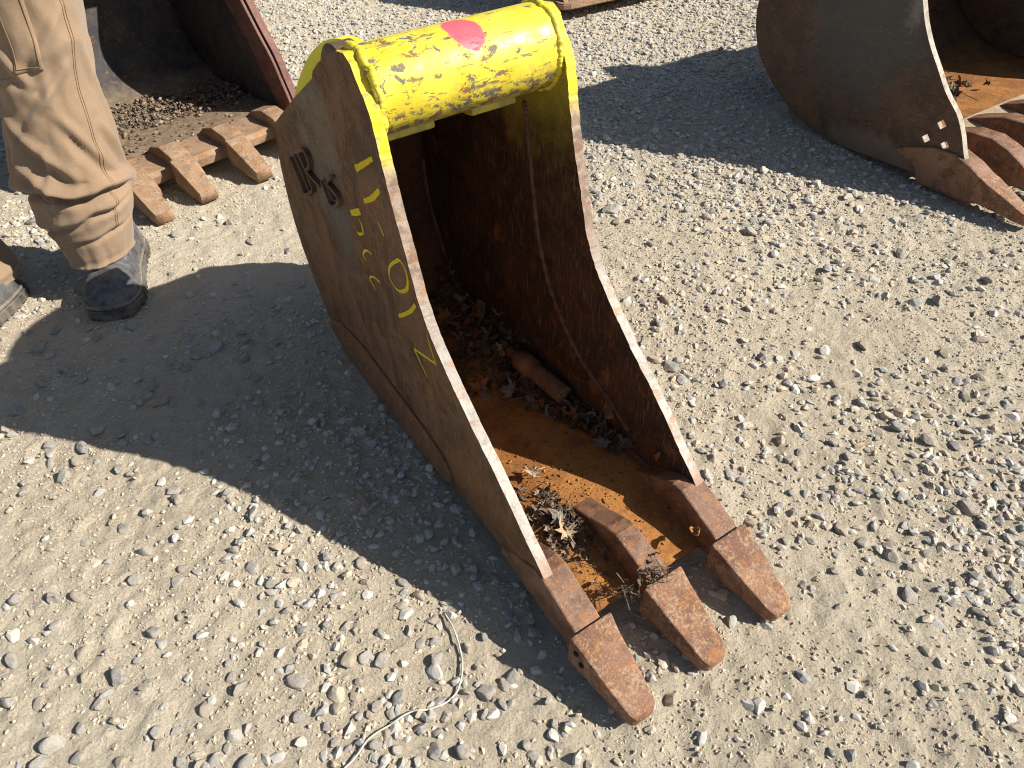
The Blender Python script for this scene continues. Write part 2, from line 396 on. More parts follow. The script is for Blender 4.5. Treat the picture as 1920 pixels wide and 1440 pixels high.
def floor_blend(cy, r0, r1, sy):
    def f(m, c):
        k = m.near((0, -cy, .03), r0, r1, (0, sy, 1.6), .22, 18)
        o_ = m.mix(m.step(m.noise(11, 8, .68), .40, .58), (.26, .105, .028), (.40, .175, .045))
        o_ = m.mix(m.math('MULTIPLY', m.step(m.noise(50, 8, .74), .52, .64), .6), o_, (.17, .085, .04))
        return m.mix(k, c, o_)
    return f
m_bshell = rust('rusty_shell', (.07, .036, .022), (.13, .060, .028), (.24, .09, .026), .5, 1.0, .88, bump=.8, extra=floor_blend(.10, .34, .62, 1.0))
sh = shell_mesh('shell', in_l, out_l, bx(TH) - .002, bx(W - TH) + .002, m_bshell.m, m_shell.m, bucket)
# upper closing plate between the sides behind the crosstube
prism('top_plate', np.array(yz([(-1.243, .452), (-1.236, .466), (-.985, .617), (-.93, .640), (-.93, .622), (-.985, .602)])), bx(TH) - .002, bx(W - TH) + .002, m_shell.m, bucket, None, .001)
# wear shoes on the outside of the heel corners
SHOE = [(-1.203, .042), (-1.185, .066), (-1.150, .088), (-1.10, .103), (-1.04, .112), (-.97, .112), (-.90, .108), (-.83, .103), (-.76, .096), (-.712, .078), (-.70, .05), (-.72, .0225), (-.779, .0148), (-.976, .0022), (-1.09, .003), (-1.15, .012)]
shoe = jitter(spline(yz(SHOE), 64, True), .0014, 4)
m_shoe = rust('scaly_rust_shoe', (.15, .085, .055), (.22, .12, .07), (.33, .155, .06), .44, 1.5, .85, bump=.9, pale=(.30, .17, .10), pale_amt=.6)
prism('wear_shoe', shoe, bx(-.0045), bx(.001), m_shoe.m, bucket, None, .0025)
prism('wear_shoe', shoe, bx(W - .001), bx(W + .007), m_shoe.m, bucket, None, .0025)

# crosstube
m, y_, chip_, mask_, ch_, fine_ = yellow_paint('chipped_yellow_paint', .535)
# long dark scrape along the top of the tube and bare rust on its back
def ang_band(mm, a0, wdt):
    d_ = (0, -(PC[0] + PR * math.cos(a0)), PC[1] + PR * math.sin(a0))
    return mm.near(d_, wdt * .6, wdt, (0, 1, 1), wdt * .9, 30)
scr = m.math('MULTIPLY', ang_band(m, R_(118), .0055), m.step(m.noise(22, 4), .40, .46))
back_r = m.math('MULTIPLY', ang_band(m, R_(150), .045), m.step(m.noise(28, 8, .7), .42, .52))
low_r = m.math('MULTIPLY', ang_band(m, R_(-36), .024), m.step(m.noise(60, 9, .78), .50, .525))
mk = m.math('MAXIMUM', m.math('MAXIMUM', mask_, low_r), m.math('MAXIMUM', scr, back_r))
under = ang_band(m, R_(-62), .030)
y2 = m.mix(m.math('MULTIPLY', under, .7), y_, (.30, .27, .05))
c = m.mix(mk, y2, chip_)
P_dot = [(862, 50), (883, 62)]
def tube_hit(px):
    D = rays(px)[0]; o = np.array([(CAM - BF.P0) @ BF.ex, (CAM - BF.P0) @ BF.ey, CAM[2]]); dd = np.array([D @ BF.ex, D @ BF.ey, D[2]])
    A = dd[1] ** 2 + dd[2] ** 2; Bq = 2 * ((o[1] - PC[0]) * dd[1] + (o[2] - PC[1]) * dd[2]); Cq = (o[1] - PC[0]) ** 2 + (o[2] - PC[1]) ** 2 - PR ** 2
    t = (-Bq - math.sqrt(Bq * Bq - 4 * A * Cq)) / 2 / A; return o + dd * t
dots = [tube_hit(p) for p in [(856, 48), (872, 58), (882, 68)]]
dk = None
for dpt, rr in zip(dots, (.0205, .0235, .0195)):
    k = m.near((dpt[0], -dpt[1], dpt[2]), rr - .0022, rr + .0022, (1, 1, 1), .005, 90); dk = k if dk is None else m.math('MAXIMUM', dk, k)
c = m.mix(m.math('MULTIPLY', dk, .96), c, m.mix(m.step(fine_, .35, .7), (.80, .10, .15), (.70, .075, .12)))
m.color(c); n1 = m.bump(m.math('SUBTRACT', 1.0, mk), .5, .0009); n2 = m.bump(m.noise(35, 4), .25, .003, n1); m.bump(fine_, .25, .0004, n2)
rf = m.mix(mk, m.mix(m.step(m.noise(40, 6, .7), .4, .6), (.36, .36, .36), (.58, .58, .58)), (.68, .68, .68)); m.t.links.new(rf, m.b.inputs['Roughness'])
m_pipe = m
rings = []
for x in np.linspace(TH - .002, W - TH + .002, 44):
    t = np.linspace(0, 2 * math.pi, 72, endpoint=False); r = PR * (1 + .006 * vnoise(np.cos(t) * 2, np.sin(t) * 2, x * 12))
    rings.append(np.c_[np.full(72, bx(x)), -(PC[0] + r * np.cos(t)), PC[1] + r * np.sin(t)])
loft('crosstube', rings, m_pipe.m, bucket)
# weld beads round both ends of the tube
m, y_, chip_, mask_, ch_, fine_ = yellow_paint('painted_weld', .63)
m.color(m.mix(mask_, y_, chip_)); n1 = m.bump(m.noise(70, 6, .7), .8, .003); m.bump(fine_, .4, .0006, n1); m_yweld = m
def ring_weld(x, sgn, seed):
    P, rad = [], []
    n = 260
    for i in range(n + 1):
        t = 2 * math.pi * i / n; r = PR - .0015 + .0007 * float(vnoise(i * .2, seed + 4)); P.append((bx(x) + sgn * (.003 + .0022 * float(vnoise(i * .12, seed))), -(PC[0] + r * math.cos(t)), PC[1] + r * math.sin(t)))
        rad.append(.0056 + .0004 * math.sin(i * .9 + 3 * float(vnoise(i * .1, 3))) + .0016 * float(vnoise(i * .13, seed + 9)) + .0008 * float(vnoise(i * .5, seed + 19)))
    V, F = tube_data(P, np.array(rad), 10); return mesh('weld_bead', V, F, m_yweld.m, bucket)
ring_weld(TH, 1, 1); ring_weld(W - TH, -1, 2)
# yellow skin of paint over the ear of each side plate: paint skin on inner face round the tube
# lugs under the tube
m, y_, chip_, mask_, ch_, fine_ = yellow_paint('old_yellow_paint', .60)
m.color(m.mix(mask_, m.mix(m.step(m.noise(30, 5), .4, .6), (.40, .34, .03), (.24, .21, .04)), chip_)); m.bump(ch_, .4, .002); m_lug = m
for x0, x1 in ((.034, .106), (.163, .236)):
    arc = [(PC[0] - .006 + .0655 * math.cos(t), PC[1] - .001 + .0655 * math.sin(t)) for t in np.radians(np.linspace(-66, -175, 26))]
    prism('lug', np.array(arc + [(PC[0] - .03, PC[1]), (PC[0] + .01, PC[1] - .02)]), bx(x0), bx(x1), m_lug.m, bucket, None, .003)
# hook ears standing over the back
m, y_, chip_, mask_, ch_, fine_ = yellow_paint('bright_yellow_paint', .66)
m.color(m.mix(mask_, (.78, .74, .02), chip_)); m.bump(fine_, .2, .0005); m_fin = m
FIN = [(-.90, .60), (-.905, .662), (-.972, .6575), (-1.0, .656), (-1.045, .6445), (-1.10, .621), (-1.157, .5885), (-1.222, .54), (-1.276, .492), (-1.262, .455), (-1.10, .53)]
fin = np.vstack([np.array(yz(FIN[:2])), spline(yz(FIN[2:9]), 30), np.array(yz(FIN[9:]))])
for x0 in (.056,): prism('hook_ear', fin, bx(x0), bx(x0 + .020), m_fin.m, bucket, None, .002)
m_boss = rust('rusty_boss', (.13, .085, .06), (.22, .14, .10), (.28, .15, .08), .5, 1.5, .7, bump=.5)
for x0, x1 in ((.022, .0565),):
    rings = []
    cy, cz = -.955 + .8, .612
    for x, r in ((x0, .052), (x0 + .003, .056), (x1 - .001, .056), (x1, .055)):
        t = np.linspace(0, 2 * math.pi, 48, endpoint=False); rings.append(np.c_[np.full(48, bx(x)), -(cy + r * np.cos(t)), cz + r * np.sin(t)])
    loft('pin_boss', rings, m_boss.m, bucket, smooth=False)
# weld seam on the inside of the right plate
SEAM = [(-.898, .545), (-.893, .525), (-.887, .482), (-.873, .395), (-.859, .321), (-.83, .25), (-.781, .187), (-.724, .141), (-.655, .112), (-.594, .082)]
ss = spline(yz(SEAM), 90)
V, F = tube_data([(bx(W - TH) - .001, -p[0], p[1]) for p in ss], np.array([.0042 + .0012 * math.sin(i * 2.1) for i in range(90)]), 7); mesh('weld_seam', V, F, m_weld.m, bucket)
V, F = tube_data([(bx(TH) + .001, -p[0], p[1]) for p in ss], .004, 7); mesh('weld_seam', V, F, m_weld.m, bucket)
# fillet welds between shell and sides
for x in (TH + .001, W - TH - .001):
    pp = in_l[2:60]
    V, F = tube_data([(bx(x), -p[0], p[1]) for p in pp], np.array([.006 + .0012 * math.sin(i * 2.6) for i in range(len(pp))]), 7); mesh('weld_seam', V, F, m_weld.m, bucket)

# adapters and teeth
AD = [(-.555, floor_z(.245) - .012), (-.545, floor_z(.255) + .001), (-.505, .058), (-.462, .081), (-.442, .086), (-.418, .081), (-.366, .066), (-.350, .058), (-.31, .048), (-.305, .03), (-.34, .018), (-.42, .008), (-.50, .015), (-.55, .022)]
tcs = [OFF + TW / 2, W / 2, W - OFF - TW / 2]
for i, tc in enumerate(tcs):
    x0, x1 = (tc - .019, tc + .019) if i == 1 else ((-.003, tc + .021) if i == 0 else (tc - .021, W + .003))
    pr = np.array(yz(AD))
    if i != 1: pr[2:7, 1] += np.array([.012, .014, .011, .008, .003])      # the outer adapters wrap the ends of the side plates
    prism('tooth_adapter', jitter(pr, .0012, x0 * 9 + 3), bx(x0), bx(x1), m_adapt.m, bucket, None, .003)
def tooth(xc, mat, parent, y0=-.357, y1=-.234, wid=TW, zt0=.071, zt1=.024, zb0=.012, zb1=.0035, seed=0, tipw=.58, blunt=False, nm='tooth'):
    rings = []; ss_ = np.concatenate([[0, .008, .02], np.linspace(.08, .88, 11), [.91, .94, .962, .98, .992, 1.0]])
    for i, s in enumerate(ss_):
        y = y0 + (y1 - y0) * s
        hw = wid / 2 * (1 - (1 - tipw) * s ** 1.05)
        zt = zt0 + (zt1 - zt0) * s; zb = zb0 + (zb1 - zb0) * s
        if s > .88 and not blunt:                      # worn round at the very tip only
            k = (s - .88) / .12; hw *= .45 + .55 * math.sqrt(max(0, 1 - (k * .98) ** 2.2)); zm = .4 * zt + .6 * zb
            q_ = .35 + .65 * math.sqrt(max(0, 1 - (k * .99) ** 4)); zt = zm + (zt - zm) * q_; zb = zm + (zb - zm) * q_
        if blunt and s > .95: hw *= .95; zt -= .002
        if i == 0: hw -= .0028; zt -= .0028; zb += .003
        if i == 1: hw -= .0007; zt -= .0007
        n = 48; t = np.linspace(0, 2 * math.pi, n, endpoint=False) + math.pi / n; e = .10
        cx_, sz_ = np.sign(np.cos(t)) * np.abs(np.cos(t)) ** e, np.sign(np.sin(t)) * np.abs(np.sin(t)) ** e
        flare = 1.0 - .045 * sz_                       # sides lean in towards the top face
        X = xc + hw * cx_ * flare; Z = (zt + zb) / 2 + (zt - zb) / 2 * sz_
        nz = .0008 * fbm(X * 45 + seed, np.full(n, y) * 45, Z * 45, 3, 2)
        rings.append(np.c_[X + nz * cx_, np.full(n, -y), Z + nz * sz_])
    return loft(nm, rings, mat, parent)
m_hole = Mat('dark_pin_hole', .9).color((.03, .02, .015))  # dark discs: the shade inside open pin holes is put into the colour
for i, tc in enumerate(tcs):
    tt = tooth(bx(tc), m_tooth.m, bucket, -.357 + .8, -.234 + .8, seed=i * 7)
    for (py, pz) in (((-.342, .050), (-.330, .036)) if i == 0 else ()):
        t = np.linspace(0, 2 * math.pi, 16, endpoint=False)
        xs_ = bx(tc) - TW / 2
        rg = [np.c_[np.full(16, xs_ + dx_), -(py + .8 + rr * np.cos(t)), pz + rr * np.sin(t)] for dx_, rr in ((.006, .0042), (.0006, .0042), (-.0004, .0034))]
        loft('pin_hole_disc', rg, m_hole.m, tt)

# raised letters cut from plate, and the yellow paint-stick marks, on the outer face of the left plate
def ribbon(px, wpx, thick, name, mat, ragged=0.0, closed=False, proud=0.0):
    P = np.array(px, float); L = on_left(P)
    n = max(8, len(P) * 6); S = spline(L, n, closed)
    T = np.gradient(S, axis=0); T /= np.linalg.norm(T, axis=1)[:, None] + 1e-9; N = np.c_[-T[:, 1], T[:, 0]]
    c0 = np.r_[bx(0), S[len(S) // 2]]
    sc_ = depth_of(BF.world(c0)) / FPX
    wd = np.broadcast_to(np.interp(np.linspace(0, 1, n), np.linspace(0, 1, len(np.atleast_1d(wpx))), np.atleast_1d(wpx)) * sc_ / 2, (n,)).copy()
    k = np.arange(n)
    a = S + N * (wd + ragged * vnoise(k * 1.7, 3.3))[:, None]; b = S - N * (wd + ragged * vnoise(k * 1.9, 8.1))[:, None]
    x0 = bx(0) - thick - proud; x1 = bx(0) + .0004
    V = []; 
    for i in range(n): V += [(x0, -a[i][0], a[i][1]), (x0, -b[i][0], b[i][1]), (x1, -b[i][0], b[i][1]), (x1, -a[i][0], a[i][1])]
    F = []; m_ = n if closed else n - 1
    for i in range(m_):
        j = (i + 1) % n
        for e in range(4): F.append((i * 4 + e, i * 4 + (e + 1) % 4, j * 4 + (e + 1) % 4, j * 4 + e))
    if not closed: F += [(0, 1, 2, 3), tuple((n - 1) * 4 + e for e in range(4))]
    return mesh(name, V, F, mat, bucket, False)
z4 = lambda L: [(500 + a / 6, 240 + b / 6) for a, b in L]
z2 = lambda L: [(480 + a / 3, 400 + b / 3) for a, b in L]
m = Mat('yellow_paint_stick', .75, 0, .2); nn = m.noise(260, 4, .7); m.color(m.mix(m.step(nn, .3, .7), (.62, .46, .012), (.72, .56, .03)))
tr = m.n('ShaderNodeBsdfTransparent'); mx = m.n('ShaderNodeMixShader'); hole = m.step(m.noise(420, 3, .7, m.mapped((1, 1, .5))), .60, .66)
m.t.links.new(hole, mx.inputs[0]); m.t.links.new(m.b.outputs[0], mx.inputs[1]); m.t.links.new(tr.outputs[0], mx.inputs[2])
m.t.links.new(mx.outputs[0], m.t.nodes['Material Output'].inputs[0]); m_mark = m
marks = [(z4([(1005, 455), (1060, 425), (1190, 345)]), [14, 12, 9], False), (z4([(1100, 825), (1190, 785), (1270, 700)]), [9, 12, 10], False), (z4([(950, 955), (1000, 948), (1050, 938)]), [11, 13, 13], False),
         (z4([(1038, 1015), (1075, 1105), (1090, 1195)]), [2, 4.5, 5], False), (z4([(1018, 1165), (1045, 1190), (1092, 1185)]), [4, 6, 4], False), (z4([(1255, 1050), (1288, 1130), (1322, 1215)]), [2, 4, 3.5], False),
         (z2([(625, 268), (605, 235), (612, 212), (630, 210), (650, 230)]), [2, 4, 5, 4.5, 3], False), (z2([(675, 425), (650, 385), (644, 360), (665, 358), (697, 385)]), [2, 4, 5, 4, 3.5], False),
         (z2([(800, 263), (757, 295), (750, 345), (772, 398), (805, 435), (845, 432), (855, 385), (842, 320), (822, 278)]), [8, 6, 3.5, 4, 7, 8.5, 6, 3.5, 5], True),
         (z2([(806, 578), (845, 563), (878, 543), (897, 513)]), [9, 8, 9, 8], False), (z2([(965, 920), (925, 835), (892, 765)]), [3, 4.5, 5], False), (z2([(892, 762), (940, 795), (1015, 848)]), [6, 5, 5], False), (z2([(1012, 845), (988, 770), (962, 682)]), [4.5, 3.5, 1.2], False)]
for L, wd, cl in marks: ribbon(L, wd, .0007, 'paint_mark', m_mark.m, .0006, cl)
m_letter = rust('rusty_letter_plate', (.12, .068, .042), (.17, .10, .062), (.21, .11, .055), .5, 1.5, .8, bump=.5)
letters = [(z4([(298, 325), (370, 480), (465, 735)]), 6), (z4([(350, 290), (430, 470), (520, 690)]), 5.5), (z4([(465, 735), (500, 735), (560, 690)]), 6), (z4([(392, 262), (470, 440), (560, 670)]), 7),
           (z4([(395, 255), (450, 235), (500, 300), (520, 400), (500, 455), (470, 455)]), 6), (z4([(492, 470), (560, 560), (640, 640)]), 6.5),
           (z4([(655, 585), (700, 700), (765, 880)]), 6), (z4([(690, 560), (740, 680), (790, 800)]), 4), (z4([(775, 535), (735, 560), (730, 620), (790, 690), (840, 760), (850, 830), (800, 875), (760, 850)]), 7)]
for L, wd in letters: ribbon(L, wd, .008, 'raised_letter', m_letter.m)

# ------------------------------------------------------------------ other buckets
m_rim = rust('red_brown_rim', (.16, .075, .058), (.22, .11, .085), (.28, .13, .08), .5, 1.2, .7, bump=.4)
m_dark_in = rust('dark_blue_black_steel', (.045, .045, .050), (.085, .075, .070), (.16, .085, .05), .52, 1.0, .6, bump=.4)
m_mud = rust('mud_caked_steel', (.25, .18, .115), (.35, .265, .175), (.30, .16, .075), .56, 1.0, .92, bump=.8)
m_tan_tooth = rust('tan_rust_casting', (.28, .18, .11), (.38, .26, .165), (.42, .20, .08), .47, 1.4, .8, bump=1.0, pale=(.50, .38, .26), pale_amt=.6)
def big_bucket(name, label, P0, ang, width, front, bottom, th=.022, mats=None, floor_mat=None, lip=True):
    F_ = Frame(P0, ang); root = empty(name, P0, ang); tag(root, label, 'excavator bucket')
    out = np.vstack([spline(front, 36), spline(bottom, 44)])
    return F_, root, out
# wide bucket behind the legs; its frame's x runs from the right-hand plate (0) to the left (negative)
LP0 = np.array([-.605, 2.2, 0]); LANG = R_(44.5); LWID = .585
LF, lb, _o = big_bucket('wide_bucket', 'wide dark toothed bucket with dirt inside, standing behind the legs', LP0, LANG, LWID,
    [(-.36, .62), (-.27, .55), (-.21, .45), (-.152, .357), (-.111, .292), (-.066, .227), (-.04, .163), (-.019, .112), (-.002, .062)],
    [(0, .036), (-.12, .028), (-.28, .006), (-.42, .004), (-.54, .05), (-.63, .15), (-.675, .28), (-.67, .42), (-.60, .55), (-.50, .62)])
prism('side_plate', _o, -.022, 0, m_dark_in.m, lb, m_rim.m, .002, edge_test=lambda y, z: z > .05 and y > -.4)
prism('side_plate', _o, -LWID, -LWID + .022, m_dark_in.m, lb, m_rim.m, .002, edge_test=lambda y, z: z > .05 and y > -.4)
cut = spline([(-.36, .60), (-.27, .53), (-.215, .44), (-.157, .350), (-.116, .285), (-.071, .22), (-.045, .158), (-.024, .108), (-.01, .066)], 30)
cut_in = spline([(-.45, .585), (-.38, .50), (-.32, .41), (-.262, .336), (-.21, .272), (-.162, .195), (-.13, .135), (-.105, .09), (-.10, .066)], 30)
for x0, x1 in ((-.034, -.0215), (-LWID + .0215, -LWID + .034)):
    prism('side_cutter', np.vstack([cut, cut_in[::-1]]), x0, x1, m_rim.m, lb, None, .003)
lprof = spline([(-.005, .052), (-.12, .062), (-.28, .050), (-.42, .048), (-.54, .085), (-.63, .16), (-.66, .28), (-.655, .42), (-.59, .54), (-.50, .60)], 60)
l_out = offset(lprof, -.014); 
if l_out[12, 1] > lprof[12, 1]: l_out = offset(lprof, .014)
def lb_extra(m, c):
    k = m.near((-.3, .22, .0), .26, .40, (.6, 1, 1), .16, 14)
    return m.mix(k, c, m.mix(m.step(m.noise(40, 7, .7), .42, .6), (.20, .145, .095), (.30, .225, .15)))
m_lshell = rust('dark_shell_with_dust', (.045, .045, .050), (.085, .075, .070), (.20, .11, .06), .50, 1.0, .75, bump=.6, extra=lb_extra)
lsh = shell_mesh('shell', lprof, l_out, -LWID + .020, -.020, m_lshell.m, m_dark_in.m, lb, 24, .002)
for p in lsh.data.polygons: p.material_index = 0
m_lip = rust('rusty_cutting_lip', (.30, .20, .13), (.40, .28, .18), (.44, .20, .08), .48, 1.2, .82, bump=.9)
prism('cutting_lip', np.array([(-.125, .050), (-.118, .066), (.012, .070), (.022, .058), (.018, .034), (-.12, .034)]), -LWID + .0225, -.0225, m_lip.m, lb, None, .004)
prism('crosstube_plate', np.array([(-.50, .60), (-.52, .63), (-.36, .64), (-.34, .61)]), -LWID + .02, -.02, m_dark_in.m, lb, None, .004)
for i, xc in enumerate((-.10, -.262, -.424, -.553)):
    prism('tooth_adapter', jitter(np.array([(-.135, .062), (-.10, .086), (-.035, .105), (.025, .098), (.075, .078), (.10, .060), (.10, .042), (.05, .028), (-.01, .026), (-.01, .034), (-.12, .05)]), .003, i + 2), xc - .027, xc + .027, m_tan_tooth.m, lb, None, .006)
    tooth(xc - .004 * i, m_tan_tooth.m, lb, .045, .160 + (.012 if i % 2 else 0), .062, .098, .040, .030, .008, i * 3, .80, True)
# ear plates so that it throws the right shadow
for x0 in (-.20, -.40):
    prism('hook_ear', np.array([(-.62, .53), (-.60, .68), (-.54, .74), (-.44, .74), (-.38, .66), (-.36, .60)]), x0, x0 + .025, m_dark_in.m, lb, None, .003)

# grey-brown bucket with square holes in its side
RP0 = np.array([.969, 2.009, 0]); RANG = R_(31.0); RWID = .98
rfront = [(-.02, .56), (.05, .53), (.10, .475), (.133, .417), (.159, .37), (.193, .324), (.234, .279), (.274, .235), (.322, .195), (.352, .155), (.372, .12), (.395, .085)]
rbot = [(.41, .066), (.36, .024), (.268, .018), (.146, .010), (.041, .004), (-.074, .010), (-.15, .032), (-.20, .058), (-.266, .099), (-.327, .156), (-.355, .208), (-.367, .25), (-.369, .301), (-.35, .39), (-.29, .49), (-.18, .555)]
def grey_extra(m, c):
    k = m.near((0, -.0, .36), .10, .26, (0, 1, .9), .2, 9)
    c = m.mix(m.math('MULTIPLY', k, .8), c, (.095, .100, .092))
    k = m.near((0, -.13, .02), .03, .07, (0, .35, 1), .06, 40)
    c = m.mix(m.math('MULTIPLY', k, .6), c, (.24, .185, .14))
    sn = m.noise(22, 6, .65, m.mapped((1, 1, 9), (R_(35), 0, 0))); c = m.mix(m.math('MULTIPLY', m.step(sn, .56, .66), .5), c, (.21, .165, .125))
    c = m.mix(m.math('MULTIPLY', m.step(m.noise(11, 8, .75), .54, .62), .55), c, (.20, .105, .052))
    k = m.near((0, -.13, .40), .01, .05, (0, 1.6, .7), .09, 60); c = m.mix(m.math('MULTIPLY', k, .5), c, (.36, .32, .29))
    return m.mix(m.math('MULTIPLY', m.step(m.noise(170, 3, .5), .70, .74), .6), c, (.5, .47, .42))
m_grey = rust('worn_grey_brown_side', (.085, .052, .036), (.13, .080, .052), (.19, .10, .05), .5, 1.0, .68, bump=.4, extra=grey_extra)
m_rb_edge = rust('pale_worn_edge', (.34, .29, .23), (.45, .40, .33), (.30, .18, .10), .50, 1.5, .6, bump=.4)
RF, rb, _o = big_bucket('holed_bucket', 'grey brown toothed bucket with three square holes in its side plate', RP0, RANG, RWID, rfront, rbot)
def sq(cy, cz, s, a): return [(cy + s * (math.cos(a) * u - math.sin(a) * v), cz + s * (math.sin(a) * u + math.cos(a) * v)) for u, v in ((-1, -1), (1, -1), (1, 1), (-1, 1))]
holes = [sq(.293, .161, .0095, -.75), sq(.267, .114, .009, -.75), sq(.321, .116, .0092, -.75)]
rtest = lambda y, z: z > .07 and y > .0
prism('side_plate', _o, 0, .018, m_grey.m, rb, m_rb_edge.m, 0.0, holes=holes, edge_test=rtest)
prism('side_plate', _o, RWID - .018, RWID, m_grey.m, rb, m_rb_edge.m, 0.0, holes=holes, edge_test=rtest)
# doubler along the front edge (the fold line seen on the outside)
rprof = spline([(.295, .055), (.20, .050), (.146, .044), (.041, .036), (-.074, .034), (-.15, .048), (-.20, .074), (-.258, .112), (-.312, .165), (-.339, .212), (-.351, .30), (-.333, .385), (-.277, .48), (-.18, .538)], 60)
r_out = offset(rprof, -.013)
if r_out[10, 1] > rprof[10, 1]: r_out = offset(rprof, .013)
m_rshell = rust('rusty_shell_dusty', (.07, .040, .026), (.12, .062, .034), (.22, .09, .03), .5, 1.0, .88, bump=.7, extra=floor_blend(.20, .22, .42, 1.0))
rsh = shell_mesh('shell', rprof, r_out, .016, RWID - .016, m_rshell.m, m_shell.m, rb, 24, .001)
m_rlip = rust('pale_lip', (.42, .32, .21), (.50, .39, .27), (.42, .22, .10), .55, 1.2, .8, bump=.6)
prism('cutting_lip', np.array([(.19, .0515), (.195, .0625), (.275, .066), (.283, .056), (.296, .036), (.20, .036)]), .0185, RWID - .0185, m_rlip.m, rb, None, .003)
for i in range(7):
    xc = .020 + i * (RWID - .04) / 6
    prism('tooth_adapter', jitter(np.array([(.20, .062), (.23, .078), (.30, .104), (.36, .108), (.41, .095), (.46, .072), (.48, .058), (.48, .024), (.44, .008), (.36, .002), (.29, .004), (.27, .040)]), .002, i), xc - .030, xc + .030, m_adapt.m, rb, None, .005)
    tooth(xc, m_tooth.m, rb, .440, .590, .064, .080, .026, .018, .006, i * 5, .5)
for x0 in (.12, .52):
    prism('hook_ear', np.array([(-.30, .46), (-.34, .60), (-.30, .68), (-.22, .70), (-.14, .64), (-.10, .54)]), x0, x0 + .03, m_grey.m, rb, None, .003)
rings = []
for x in (.10, RWID - .10):
    t = np.linspace(0, 2 * math.pi, 32, endpoint=False); rings.append(np.c_[np.full(32, x), .22 + .045 * np.cos(t), .58 + .045 * np.sin(t)])
loft('crosstube', rings, m_grey.m, rb)
prism('top_plate', np.array([(-.30, .47), (-.18, .545), (.0, .545), (.03, .53), (-.01, .525), (-.17, .52)]), .016, RWID - .016, m_grey.m, rb, None, .002)

# smooth-lipped bucket whose lip corner shows beyond the yellow tube
SP0 = np.array([.262, 3.14, 0]); SANG = R_(28); SW = .62
SF = Frame(SP0, SANG); sb = empty('grading_bucket', SP0, SANG)
tag(sb, 'tan rusty lip of a smooth edged bucket beyond the yellow crosstube', 'excavator bucket')
s_out = np.vstack([spline([(-.30, .50), (-.22, .40), (-.15, .28), (-.10, .16), (-.05, .085)], 20), spline([(-.02, .062), (-.10, .035), (-.30, .004), (-.42, .02), (-.52, .12), (-.56, .28), (-.52, .42), (-.44, .50)], 30)])
for x0, x1 in ((.02, .04), (SW - .04, SW - .02)): prism('side_plate', s_out, x0, x1, m_rim.m, sb, m_lip.m, .002)
sprof = spline([(-.03, .066), (-.10, .048), (-.30, .018), (-.42, .036), (-.51, .13), (-.545, .28), (-.505, .415), (-.43, .49)], 40)
s_o2 = offset(sprof, -.012)
if s_o2[10, 1] > sprof[10, 1]: s_o2 = offset(sprof, .012)
shell_mesh('shell', sprof, s_o2, .038, SW - .038, m_mud.m, m_rim.m, sb, 12)
corner = [(x, y) for x, y in [(.0, -.16), (-.005, -.03), (.008, -.006), (.035, .006), (SW - .035, .006), (SW - .008, -.006), (SW + .005, -.03), (SW, -.16)]]
bm = bmesh.new(); vb = [bm.verts.new((x, -y, .040)) for x, y in corner]; vt = [bm.verts.new((x, -y, .064)) for x, y in corner]
bm.faces.new(vb); bm.faces.new(vt)
for i in range(len(vb)): j = (i + 1) % len(vb); bm.faces.new((vb[i], vb[j], vt[j], vt[i]))
bmesh.ops.recalc_face_normals(bm, faces=bm.faces); bmesh.ops.bevel(bm, geom=[e for e in bm.edges if e.calc_face_angle(0) > .7], offset=.005, segments=2, affect='EDGES')
me = bpy.data.meshes.new('cutting_lip'); bm.to_mesh(me); bm.free(); link('cutting_lip', me, sb, m_tan_tooth.m)

# ------------------------------------------------------------------ person (legs and boots in view)
m = Mat('tan_canvas', .9, 0, .15)
wv = m.n('ShaderNodeTexWave', wave_type='BANDS', bands_direction='DIAGONAL'); wv.inputs['Scale'].default_value = 420; m.set(wv.inputs['Vector'], m.co); wv.inputs['Distortion'].default_value = 1.5
c = m.mix(m.step(m.noise(5, 5), .35, .68), (.235, .160, .100), (.28, .196, .127))
c = m.mix(m.math('MULTIPLY', m.step(m.noise(30, 6, .7), .52, .74), .45), c, (.21, .145, .092))
c = m.mix(m.math('MULTIPLY', m.step(m.noise(240, 3), .45, .75), .3), c, (.33, .245, .165))
m.color(c); n1 = m.bump(m.noise(60, 5), .3, .003); n2 = m.bump(wv.outputs[0], .18, .0006, n1); m.bump(m.noise(500, 3), .25, .0005, n2)
m.b.inputs['Sheen Weight'].default_value = .25; m_pants = m
m_seam = Mat('brown_thread', .9).color((.26, .165, .09))
def boot_mat(name, base, dust):
    m = Mat(name, .55, 0, .4); d_ = m.noise(22, 7, .7); f_ = m.noise(160, 5)
    c = m.mix(m.math('MULTIPLY', m.step(d_, .34, .62), .9), base, dust); c = m.mix(m.math('MULTIPLY', m.step(f_, .56, .72), .35), c, (.02, .02, .022))
    m.color(c); n1 = m.bump(m.noise(45, 5), .35, .002); m.bump(f_, .3, .0006, n1); return m
m_leather = boot_mat('dusty_black_leather', (.036, .038, .044), (.15, .145, .14))
m_sole = boot_mat('dusty_rubber_sole', (.035, .034, .034), (.16, .14, .115))
m_welt = boot_mat('dusty_welt', (.10, .092, .08), (.22, .19, .15))
person = empty('person', (-1.0, 1.45, 0)); tag(person, 'person standing in tan canvas trousers and dusty black boots', 'person')
PO = np.array([-1.0, 1.45, 0])
